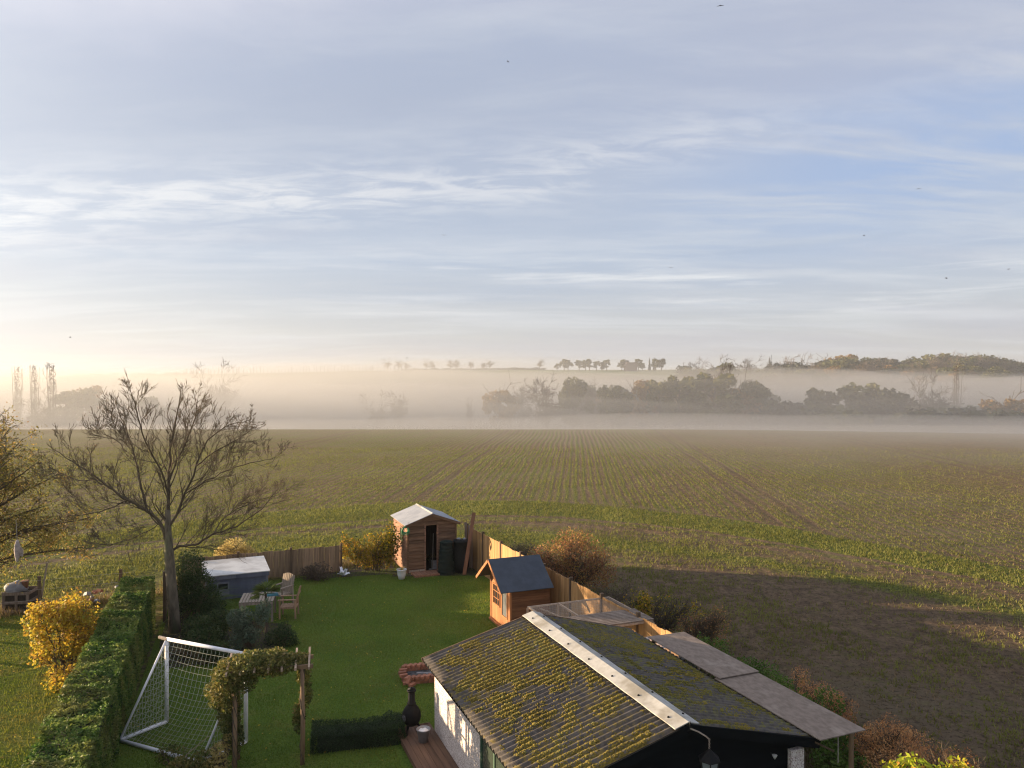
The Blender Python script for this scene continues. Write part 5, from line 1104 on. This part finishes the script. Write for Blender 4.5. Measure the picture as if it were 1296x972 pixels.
link('net', mb.mesh('net', M_rope), gp, kind='stuff')
mb = MB(); mb.tube([(-.22, .1, 1.98), (.02, -.02, 1.97)], .04, 8); part('end_stub', mb, M_garden_wood, gp)

# ------------------------------------------------------------------ rose arch
ar = thing('garden_arch', 'rustic wooden garden arch overgrown with a yellowing climber in front of the goal', 'arch', (-5.66, 15.35, 0), 14)
sp_, dp_, az_ = 1.33, .55, 2.0
for x_ in (0, sp_):
    for y_ in (0, dp_):
        mb = MB(); mb.tube([(x_, y_, 0), (x_ + .01, y_, 1.0), (x_, y_, az_)], [.05, .045, .04], 8); part('post', mb, M_pole, ar, True)
for y_ in (-.0, dp_): mb = MB(); mb.beam((-.2, y_, az_ + .045), (sp_ + .22, y_, az_ + .045), .05, .08); part('beam', mb, M_pole, ar)
for i in range(7): x_ = -.14 + i * (sp_ + .28) / 6; mb = MB(); mb.beam((x_, -.24, az_ + .09), (x_, dp_ + .2, az_ + .17), .04, .055); part('rafter', mb, M_batten, ar)
for z_ in (.7, 1.3):
    for x_ in (0, sp_): mb = MB(); mb.beam((x_, .04, z_), (x_, dp_ - .04, z_), .03, .04); part('side_rung', mb, M_pole, ar)
lb = [(-.1, .2, 2.0, .36, .5, .3), (.25, .2, 2.14, .38, .55, .25), (.65, .2, 2.16, .38, .55, .22), (1.0, .2, 2.1, .34, .45, .2), (1.3, .3, 2.05, .2, .3, .18), (.15, .0, 1.85, .3, .3, .22), (-.25, .1, 1.65, .32, .42, .4), (-.15, .3, 1.2, .26, .32, .45), (-.05, .3, .6, .22, .3, .4), (1.35, .4, 1.75, .16, .25, .3), (1.4, .45, 1.3, .14, .22, .3), (1.25, .45, .8, .14, .2, .35), (.6, .45, 1.9, .5, .2, .16)]
c_ = lobes(lb, 15000, np.random.default_rng(4), .35); v_ = vnoise(c_[:, 0] * 2, c_[:, 2] * 2, 1.5, 5)
t_o = link('climber', leaves('climber', c_, .065, L_climb, np.random.default_rng(6), up=.4, rnd=np.clip(v_ * .8 + .15 * (c_[:, 2] > 1.6) + RNG.normal(0, .2, len(c_)), 0, 1)), ar)
mb = MB(); rg = random.Random(4)
for i in range(8):
    mb = MB(); x_ = rg.choice([0, 0, 0, sp_]); y_ = rg.choice([0, dp_]); mb.tube([(x_ + .05 * math.sin(t_ * 1.3 + i), y_ + .05 * math.cos(t_ * 1.3 + i), t_ * .2) for t_ in range(11)], .012, 4, cap=False); part('vine_stem', mb, M_barkd, ar)

# ------------------------------------------------------------------ distant trees (shared crowns, each tree its own object)
def crown_mesh(name, lb, N, size, mat, seed, shell=.35, aspect=.8):
    r2 = np.random.default_rng(seed); c_ = lobes(lb, N, r2, shell); v_ = vnoise(c_[:, 0], c_[:, 2] + c_[:, 1], .5, seed)
    return leaves(name, c_, size, mat, r2, up=.3, aspect=aspect, rnd=np.clip(v_ + r2.normal(0, .2, len(c_)), 0, 1))
def rlobes(seed, n_, w, z0, z1, r0, r1):
    rg = random.Random(seed); out_ = []
    for _ in range(n_):
        z_ = rg.uniform(z0, z1); f_ = 1 - abs((z_ - (z0 + z1) / 2) / ((z1 - z0) / 2 + .01)) ** 2 * .55; a_ = rg.uniform(0, 6.28); q_ = w * f_ * rg.uniform(.2, 1)
        out_.append((math.cos(a_) * q_, math.sin(a_) * q_, z_, rg.uniform(r0, r1), rg.uniform(r0, r1), rg.uniform(r0, r1) * .8))
    return out_
def trunk_mesh(name, h, seed, lvl=2, spread=.9, L=3.2, n_=6):
    rg = random.Random(seed); mb = MB(); mb.tube([(0, 0, -.5), (.1, 0, h * .35), (0, .1, h * .7), (.1, 0, h * .96)], [.42, .3, .18, .06], 6)
    for i in range(n_):
        z_ = h * (.28 + .6 * i / n_); a_ = rg.uniform(0, 6.28); e_ = rg.uniform(.4, .9)
        grow(mb, Vector((0, 0, z_)), Vector((math.cos(a_) * math.cos(e_), math.sin(a_) * math.cos(e_), math.sin(e_))), L * rg.uniform(.8, 1.3), .085, lvl, rg, up=.08, nch=(3, 4), minr=.03)
    return mb.mesh(name, M_barkd)
def poplar_mesh():
    rg = random.Random(31); mb = MB()
    for i in range(6):
        a_ = i * 1.05; tx, ty = math.cos(a_) * rg.uniform(.3, 1.1), math.sin(a_) * rg.uniform(.3, 1.1); tips = []
        limb(mb, [(0, 0, 0), (tx * .35, ty * .35, 3), (tx * .8, ty * .8, 7), (tx, ty, rg.uniform(9, 12.4))], .10, .02, rg, 2, 1.9, 8, tips, up=.2, minr=.014, nch=(2, 3))
    return mb.mesh('trunk', M_barkd)
KIND = {}
for i in range(3):
    KIND['olive', i] = (trunk_mesh('trunk', 9, 100 + i, 1), crown_mesh('crown', rlobes(110 + i, 22, 3.9, 3.2, 9.9, .8, 1.6), 3600, .55, L_far1, 120 + i))
    KIND['orange', i] = (trunk_mesh('trunk', 9, 130 + i, 1), crown_mesh('crown', rlobes(140 + i, 20, 3.6, 3.2, 9.6, .7, 1.5), 2800, .5, L_far2, 150 + i))
    KIND['dark', i] = (trunk_mesh('trunk', 7, 160 + i, 1), crown_mesh('crown', rlobes(170 + i, 18, 3.1, 2.0, 8.0, .8, 1.6), 3000, .5, L_far3, 180 + i))
    KIND['bare', i] = (trunk_mesh('trunk', 10, 190 + i, 3, L=4.0, n_=8), crown_mesh('crown', rlobes(200 + i, 14, 3.2, 4.8, 9.8, 1.0, 1.9), 2600, .42, L_far4, 210 + i, .15, .4))
cone = [(0, 0, 1 + j * 1.1, 1.7 * (1 - j / 9.5), 1.7 * (1 - j / 9.5), .9) for j in range(9)]
KIND['conifer', 0] = (trunk_mesh('trunk', 9, 220, 0, n_=2, L=1), crown_mesh('crown', cone, 1200, .5, L_far3, 221)); KIND['conifer', 1] = (trunk_mesh('trunk', 9, 222, 0, n_=2, L=1), crown_mesh('crown', [(a_, b_, c0 * .95, d_ * .8, e_ * .9, f_) for a_, b_, c0, d_, e_, f_ in cone], 1000, .5, L_far3, 223)); KIND['conifer', 2] = KIND['conifer', 0]
pop = [(0, 0, 2 + j * 1.3, .9 - .06 * j, .9 - .06 * j, 1.0) for j in range(8)]
KIND['poplar', 0] = (poplar_mesh(), crown_mesh('crown', pop, 1100, .28, L_far4, 231, .15, .3)); KIND['poplar', 1] = KIND['poplar', 2] = KIND['poplar', 0]
KIND['bush', 0] = (None, crown_mesh('crown', rlobes(240, 16, 3.8, .4, 3.0, .6, 1.5), 2000, .45, L_far1, 241)); KIND['bush', 1] = (None, crown_mesh('crown', rlobes(242, 16, 3.8, .4, 2.9, .6, 1.4), 1800, .45, L_far4, 243)); KIND['bush', 2] = (None, crown_mesh('crown', rlobes(244, 16, 3.6, .4, 3.1, .6, 1.5), 1900, .45, L_far3, 245))
NAMES = {'olive': 'field_tree', 'orange': 'autumn_tree', 'dark': 'evergreen_tree', 'bare': 'bare_tree', 'conifer': 'conifer_tree', 'poplar': 'poplar_tree', 'bush': 'hedgerow_bush'}
HN = {'olive': 10.8, 'orange': 10.5, 'dark': 8.8, 'bare': 11, 'conifer': 10.6, 'poplar': 12, 'bush': 3.8}
rgt = random.Random(77)
def ftree(kind, px, ytop, D, label, group=None, wscale=1.0, var=None, base=None, hgt=None):
    """px, ytop in photo pixels say where the crown top stands at distance D"""
    x_ = (px - 648) / 954 * D; z0 = float(H(x_, D)) if base is None else base; zt = 8 - (ytop - 482) / 954 * D; s = max(.15, (zt - z0) / HN[kind]) if hgt is None else hgt / HN[kind]
    v_ = rgt.randrange(3) if var is None else var; tm, cm = KIND[kind, v_]
    s *= 1.18 if (kind in ('olive', 'orange', 'dark') and 200 < D < 300) else 1.0
    t = thing(NAMES[kind], label, 'bush' if kind == 'bush' else 'tree', (x_, D, z0 - .1), rgt.uniform(0, 360), group); t.scale = (s * wscale, s * wscale, s)
    if tm: link('trunk', tm, t)
    link('crown', cm, t); return t
# valley trees, individually placed
VT = [('orange', 633, 488, 250, 'orange-leafed misty tree at the left end of the valley wood', .85), ('bare', 692, 486, 235, 'bare dark tree standing out of the mist left of the wood', .95), ('bare', 660, 494, 262, 'faint bare tree between the orange tree and the dark bare one', .8),
      ('olive', 725, 488, 245, 'green tree at the front left corner of the valley wood', .8), ('bare', 752, 491, 262, 'pinkish twiggy tree second in the valley wood', .8), ('olive', 775, 497, 240, 'low olive tree behind the fog in the middle of the field horizon', .9), ('orange', 812, 490, 245, 'yellowing tree near the middle of the valley wood', .95),
      ('olive', 835, 494, 238, 'dull green tree right of the yellowing one', .9), ('olive', 860, 487, 240, 'tall olive tree left of the highest tree in the wood', .95), ('bare', 903, 468, 262, 'highest bare tree rising above the valley wood', .7), ('olive', 905, 484, 236, 'broad green tree under the highest bare tree', 1.25),
      ('orange', 935, 485, 242, 'golden-topped tree at the right of the valley wood', 1.0), ('olive', 952, 492, 240, 'last rounded tree at the right end of the valley wood', .8), ('bush', 990, 508, 240, 'low hedge bush in the gap right of the wood', 1.3), ('bush', 1015, 506, 242, 'second low hedge bush in the gap right of the wood', 1.3),
      ('olive', 1040, 503, 236, 'small olive tree with pale top in the right-hand mist', .9), ('olive', 1092, 495, 232, 'rounded green tree in the right-hand mist', 1.15), ('dark', 1128, 503, 226, 'dark evergreen beside the rounded green tree', 1.2), ('bare', 1160, 500, 236, 'thin bare tree right of the dark evergreen', .8), ('bare', 1180, 497, 240, 'second thin bare tree right of the dark evergreen', .8),
      ('poplar', 1210, 462, 262, 'tall slim bare poplar above the right-hand mist', .9), ('bare', 1195, 500, 230, 'bushy bare tree at the foot of the poplar', .9), ('bare', 505, 502, 262, 'small faint bare tree alone in the pale mist', .8), ('bare', 478, 512, 255, 'low faint bush-like tree left of the lone mist tree', 1.1), ('bare', 594, 508, 270, 'very faint thin tree left of the orange one', .35),
      ('bare', 277, 481, 300, 'rounded bare tree on the slope behind the garden tree crown', 1.0), ('poplar', 66, 461, 210, 'tall bare poplar right of the leafy left-hand tree', 1.0), ('poplar', 44, 464, 215, 'tall bare poplar nearest the leafy left-hand tree', .9), ('poplar', 22, 466, 220, 'bare poplar seen through the leafy left-hand tree', .9), ('orange', 120, 498, 230, 'pale brown misty tree left of the garden tree crown', .9), ('olive', 95, 503, 225, 'dull misty tree below the tall poplars', 1.1),
      ('bare', 150, 505, 240, 'misty bare tree behind the left limbs of the garden tree', .9), ('olive', 180, 510, 235, 'low misty tree behind the middle of the garden tree', 1.0), ('bush', 215, 513, 235, 'misty bush behind the trunk of the garden tree', 1.6), ('bush', 250, 516, 240, 'misty bush behind the right limbs of the garden tree', 1.6), ('bare', 60, 512, 210, 'misty thicket tree below the poplars', 1.2),
      ('orange', 1278, 498, 205, 'yellow-topped tree hiding the roof of the brick house', 1.0), ('bush', 1230, 516, 200, 'leftmost of the hedge bushes before the brick house', 1.6), ('bush', 1258, 520, 196, 'middle hedge bush before the brick house', 1.5), ('bush', 1290, 522, 192, 'rightmost hedge bush before the brick house', 1.5), ('bush', 1195, 520, 206, 'low hedge bush below the slim poplar', 1.5), ('bush', 1160, 523, 210, 'low hedge bush below the thin bare trees', 1.4), ('bush', 1100, 518, 214, 'low hedge bush below the rounded green tree', 1.6)]
for kd, px, yt, D, lab, ws in VT: ftree(kd, px, yt, D, lab, None, ws)
# filler in the wood so it reads as one mass
for i in range(16):
    px = 735 + i * 15; ftree(['olive', 'dark', 'orange'][i % 3], px, 497 + (i * 7 % 5) + max(0, px - 940) * .15, 268 + (i * 13 % 17), 'tree inside the misty valley wood behind its front row', 'inner trees of the valley wood', 1.0)
for i in range(14):
    px = 1000 + i * 23; ftree('bush', px, 512 + (i * 5 % 4), 258 + (i * 11 % 13), 'hedge bush in the thick mist on the right of the valley', 'misty hedge bushes on the right', 1.9)
# skyline: conifer row, clumps
ORD = ['leftmost', 'second from the left', 'third from the left', 'fourth from the left', 'fifth from the left', 'sixth from the left', 'seventh from the left', 'eighth from the left', 'ninth from the left', 'tenth from the left', 'eleventh from the left', 'twelfth from the left', 'thirteenth from the left', 'fourteenth from the left', 'rightmost']
for i in range(64):
    px = 232 + i * 4.45 + rgt.uniform(-1, 1); ftree('conifer', px, 469.0 - 4.5 * (i / 64) + rgt.uniform(-1.6, 1.6), 985, 'small pointed conifer in the long row along the left skyline', 'conifers along the left skyline', .75, hgt=rgt.uniform(5.5, 9.5))
for i in range(30):
    px = 95 + i * 5.6; ftree('bush', px, 474 - i * .12 + rgt.uniform(-1.2, .6), 985, 'low bush in the hedge along the far left skyline', 'skyline hedge bushes on the left', 1.6, hgt=rgt.uniform(2.2, 4))
for i in range(50):
    px = 512 + i * 3.6; ftree('bush', px, 466.5 - i * .02 + rgt.uniform(-.8, .8), 990, 'low bush in the hedge along the middle skyline', 'skyline hedge bushes in the middle', 1.6, hgt=rgt.uniform(2.4, 3.8))
for n_i, (px, yt) in enumerate(((490, 461), (505, 459), (515, 461), (540, 458), (548, 459), (570, 457), (577, 458), (596, 459), (612, 459), (620, 458), (683, 456))): ftree('bare', px, yt, 1010, 'faint tree on the skyline left of centre, ' + (ORD[n_i] if n_i < 10 else 'rightmost') + ' of its group', 'faint skyline trees left of centre', 1.2, hgt=rgt.uniform(10, 14))
for n_i, (px, yt) in enumerate(((705, 455), (714, 457), (719, 455), (733, 453), (741, 451), (746, 452), (755, 452), (762, 453), (768, 455), (787, 453), (792, 454), (808, 454), (813, 453), (830, 454), (837, 456))): ftree(rgt.choice(['dark', 'olive']), px, yt, 900, 'dark tree on the skyline right of centre, ' + ORD[n_i] + ' of its clumps', 'dark skyline trees right of centre', 1.15, hgt=rgt.uniform(9, 15))
for px, w_ in ((822, 'left'), (828, 'middle'), (974, 'right')): ftree('conifer', px, 451, 900, w_ + ' one of three pointed conifers standing out of the skyline clumps', 'pointed conifers in the skyline clumps', .8, hgt=16)
ch2 = thing('far_farmhouse', 'tiny dark farmhouse among the skyline trees right of centre', 'house', ((798 - 648) / 954 * 895, 895, float(H(140, 895))), 10)
mb = MB(); mb.box(-7, 7, -4, 4, -1, 6); part('wall', mb, M_tile, ch2); mb = MB(); mb.prismxz([(-7.6, 5.8), (7.6, 5.8), (5.5, 10), (-5.5, 10)], -4.5, 4.5); part('roof', mb, M_tile, ch2)
# hillside wood on the right
rgt = random.Random(5); n_w = 0
for row_, (D, y0) in enumerate(((640, 463), (600, 468), (550, 475), (500, 483))):
    for i in range(22 if row_ < 3 else 16):
        px = (868 if row_ else 866) + i * (20 if row_ < 3 else 28) + rgt.uniform(-6, 6); bumpy = -9 * math.exp(-((px - 1062) / 26) ** 2) - 10 * math.exp(-((px - 1200) / 45) ** 2) - 5 * math.exp(-((px - 1258) / 20) ** 2) - 4 * math.exp(-((px - 1120) / 14) ** 2)
        yt = y0 - 4 + bumpy * (1 - row_ * .2) + rgt.uniform(-2.2, 2.2) - (3 if px > 1000 else -2); kd = rgt.choice(['olive', 'olive', 'orange', 'dark', 'bare'] if px > 1020 else ['bare', 'olive', 'dark'])
        ftree(kd, px, yt, D + rgt.uniform(-12, 12), 'tree in the hazy wood covering the right-hand hillside', 'trees of the right-hand hillside wood', 1.25)
ftree('conifer', 976, 450, 640, 'lone slim dark conifer sticking up from the right-hand skyline', None, .35)
# houses in the mist
hs = thing('brick_house', 'pink brick house with tiled roof half hidden in mist at the right edge', 'house', ((1292 - 648) / 954 * 225, 225, float(H(152, 225)) + .0), -8)
hz0 = 0; mb = MB(); mb.box(-7, 7, -4, 4, -3, 4.6 + 3); wl = part('wall', mb, M_wallbrick, hs)
mb = MB(); mb.prismxz([(-7.4, 7.5), (7.4, 7.5), (5.2, 10.8), (-5.2, 10.8)], -4.4, 4.4); part('roof', mb, M_tile, hs)
for i in range(4):
    for z_ in (2.0, 4.8): mb = MB(); mb.box(-5.6 + i * 3.3, -4.4 + i * 3.3, -4.06, -4.005, z_, z_ + 1.4); w_o = part('window', mb, M_white, hs); mb = MB(); mb.box(-5.5 + i * 3.3, -4.5 + i * 3.3, -4.1, -4.065, z_ + .1, z_ + 1.3); part('pane', mb, M_glassd, w_o)
mb = MB(); mb.box(-5, -4.2, -.5, .5, 10.5, 12); part('chimney', mb, M_wallbrick, hs)
h2 = thing('long_roofed_house', 'low house with a long dull roof and orange gable in the right-hand mist', 'house', ((1262 - 648) / 954 * 262, 262, float(H(168, 262))), 4)
mb = MB(); mb.box(-9, 9, -4, 4, -2, 5.8); part('wall', mb, M_wallbrick, h2); mb = MB(); mb.prismxz([(-8.2, 5.9), (9.4, 5.9), (9.4, 6), (8, 9.6), (-6.5, 9.6)], -4.4, 4.4); part('roof', mb, M_tile, h2)
mb = MB(); mb.prismxz([(-9.6, -2), (-6.0, -2), (-6.0, 6.4), (-7.8, 8.8), (-9.6, 6.4)], -5.4, -4.405); part('gable_wing', mb, M_wallbrick, h2)
for i in range(2): mb = MB(); mb.box(-8.9 + i * 1.3, -8.1 + i * 1.3, -5.47, -5.405, 3.6, 5.0); part('window', mb, M_glassd, h2)

# ------------------------------------------------------------------ birds
bm_ = MB(); bm_.tube([(0, -.16, 0), (0, -.08, .02), (0, .05, .02), (0, .16, 0)], [.012, .045, .04, .015], 6)
bd = bm_.mesh('body', M_bird)
def wingm(s, flap):
    m_ = MB(); v_ = [(s * .03, .07, .02), (s * .22, .06, .02 + .10 * flap), (s * .42, -.04, .02 + .02 * flap), (s * .24, -.06, .02 + .09 * flap), (s * .03, -.07, .02)]
    m_.add(v_ + [(x_, y_, z_ - .012) for x_, y_, z_ in v_], [(0, 1, 2, 3, 4), (9, 8, 7, 6, 5)] + [((j + 1) % 5, j, 5 + j, 5 + (j + 1) % 5) for j in range(5)]); return m_.mesh('wing', M_bird)
wm_ = {(s, f_): wingm(s, f_) for s in (-1, 1) for f_ in (1, -.6)}
for px, py, D, lab in ((911, 8, 78, 'at the very top of the sky'), (643, 79, 110, 'high in the sky above centre'), (562, 298, 110, 'small in the sky left of centre'), (1162, 239, 120, 'in the upper right of the sky'), (1093, 298, 115, 'below the one in the upper right sky'), (1197, 352, 85, 'darkest one low in the right-hand sky'), (1276, 341, 120, 'nearest the right edge of the photo'), (849, 339, 120, 'faint one right of centre above the horizon'), (89, 427, 105, 'low in the bright sky on the left'), (515, 453, 120, 'just above the skyline left of centre')):
    f_ = rgt.choice([1, -.6]); t = thing('bird', 'tiny dark flying bird ' + lab, 'bird', ((px - 648) / 954 * D * .6, D * .6, 8 - (py - 482) / 954 * D * .6), rgt.uniform(0, 360), 'birds in the sky'); t.scale = (.55, .55, .55)
    link('body', bd, t); link('wing', wm_[-1, f_], t); link('wing', wm_[1, f_], t)

# ------------------------------------------------------------------ haze and valley mist
def volmat(name, dens, col, aniso):
    m = bpy.data.materials.new(name); m.use_nodes = True; k = NT(m.node_tree); k.n.clear(); out = k.new('ShaderNodeOutputMaterial')
    v = k.new('ShaderNodeVolumePrincipled'); v.inputs['Color'].default_value = col + (1,); v.inputs['Density'].default_value = dens; v.inputs['Anisotropy'].default_value = aniso
    k.l.new(v.outputs[0], out.inputs['Volume']); return m
hx = 1880
mb = MB(); mb.box(-hx, hx, -380, 2250, -16, 44); link('haze', mb.mesh('haze', volmat('haze_air', .00016, (.74, .80, .88), .15)), kind='stuff')
def mist(name, y0, y1, x0, x1, topf, dens, col, label, aniso=.38):
    xv = np.linspace(x0, x1, 70); yv = np.concatenate([np.linspace(y0, y0 + 90, 40)[:-1], np.linspace(y0 + 90, y1, 40)]); gx, gy = np.meshgrid(xv, yv); g0 = H(gx, gy)
    th = np.maximum(topf(gx, gy) - g0, .02); ex_ = sstep(x0, x0 + 60, gx) * sstep(x1, x1 - 60, gx) * sstep(y0, y0 + 25, gy) * sstep(y1, y1 - 80, gy)
    top = g0 + .03 + th * ex_; bot = g0 - 1.2
    nxv, nyv = len(xv), len(yv); vt = np.stack([gx, gy, top], -1).reshape(-1, 3); vb = np.stack([gx, gy, bot], -1).reshape(-1, 3); n_ = nxv * nyv
    ii, jj = np.meshgrid(np.arange(nxv - 1), np.arange(nyv - 1)); a = (jj * nxv + ii).ravel(); f1 = np.stack([a, a + 1, a + nxv + 1, a + nxv], 1); f2 = f1[:, ::-1] + n_
    sd = []
    for i in range(nxv - 1): sd += [(i, i + n_, i + 1 + n_, i + 1), ((nyv - 1) * nxv + i, (nyv - 1) * nxv + i + 1, (nyv - 1) * nxv + i + 1 + n_, (nyv - 1) * nxv + i + n_)]
    for j in range(nyv - 1): a0 = j * nxv; sd += [(a0, a0 + nxv, a0 + nxv + n_, a0 + n_), (a0 + nxv - 1, a0 + nxv - 1 + n_, a0 + 2 * nxv - 1 + n_, a0 + 2 * nxv - 1)]
    link(name, npmesh(name, np.concatenate([vt, vb]), np.concatenate([f1, f2, np.array(sd)]), volmat(name + '_air', dens, col, aniso)), kind='stuff', label=label, category='mist')
C_ = (.58, .59, .605)
def layer(top, amp, sc, seed):
    return lambda x, y: top + amp * (vnoise(x, y, 1 / sc, seed) - .5) + amp * .6 * (vnoise(x, y, 1 / (sc * .3), seed + 50) - .5) - 4.5 * sstep(-40, 50, x) * sstep(420, 300, y)
for y0_, y1_, top_, amp_, dens_, lab in ((130, 1080, 34, 6, .0004, 'broad faint veil of haze over the far hillside'), (126, 600, 13, 10, .0048, 'highest and thinnest veil of mist over the valley'), (132, 640, 7, 10, .0034, 'thin veil of mist among the tops of the valley trees'), (132, 560, 3.0, 7, .0042, 'middle layer of mist among the valley trees'),
                                         (124, 500, -1.0, 5, .0042, 'low layer of mist hiding the trunks of the valley trees'), (118, 460, -3.5, 5, .0035, 'densest layer of mist just behind the field crest')):
    mist('valley_mist', y0_, y1_, -640, 640, layer(top_, amp_, 80, int(top_ * 3 + 40)), dens_, C_, lab)
mist('field_mist', 74, 200, -100, 300, lambda x, y: .1 + 2.4 * sstep(78, 150, y) * (.5 + .5 * sstep(-60, 40, x)) + 1.4 * (vnoise(x, y, 1 / 26, 28) - .5), .020, C_, 'thin sheet of mist creeping over the far edge of the field')
mist('field_mist', 38, 170, -30, 260, lambda x, y: .1 + 1.5 * sstep(36, 122, y) * sstep(-20, 60, x) + .8 * (vnoise(x, y, 1 / 20, 58) - .5), .018, C_, 'faint low mist lying on the right-hand side of the field')
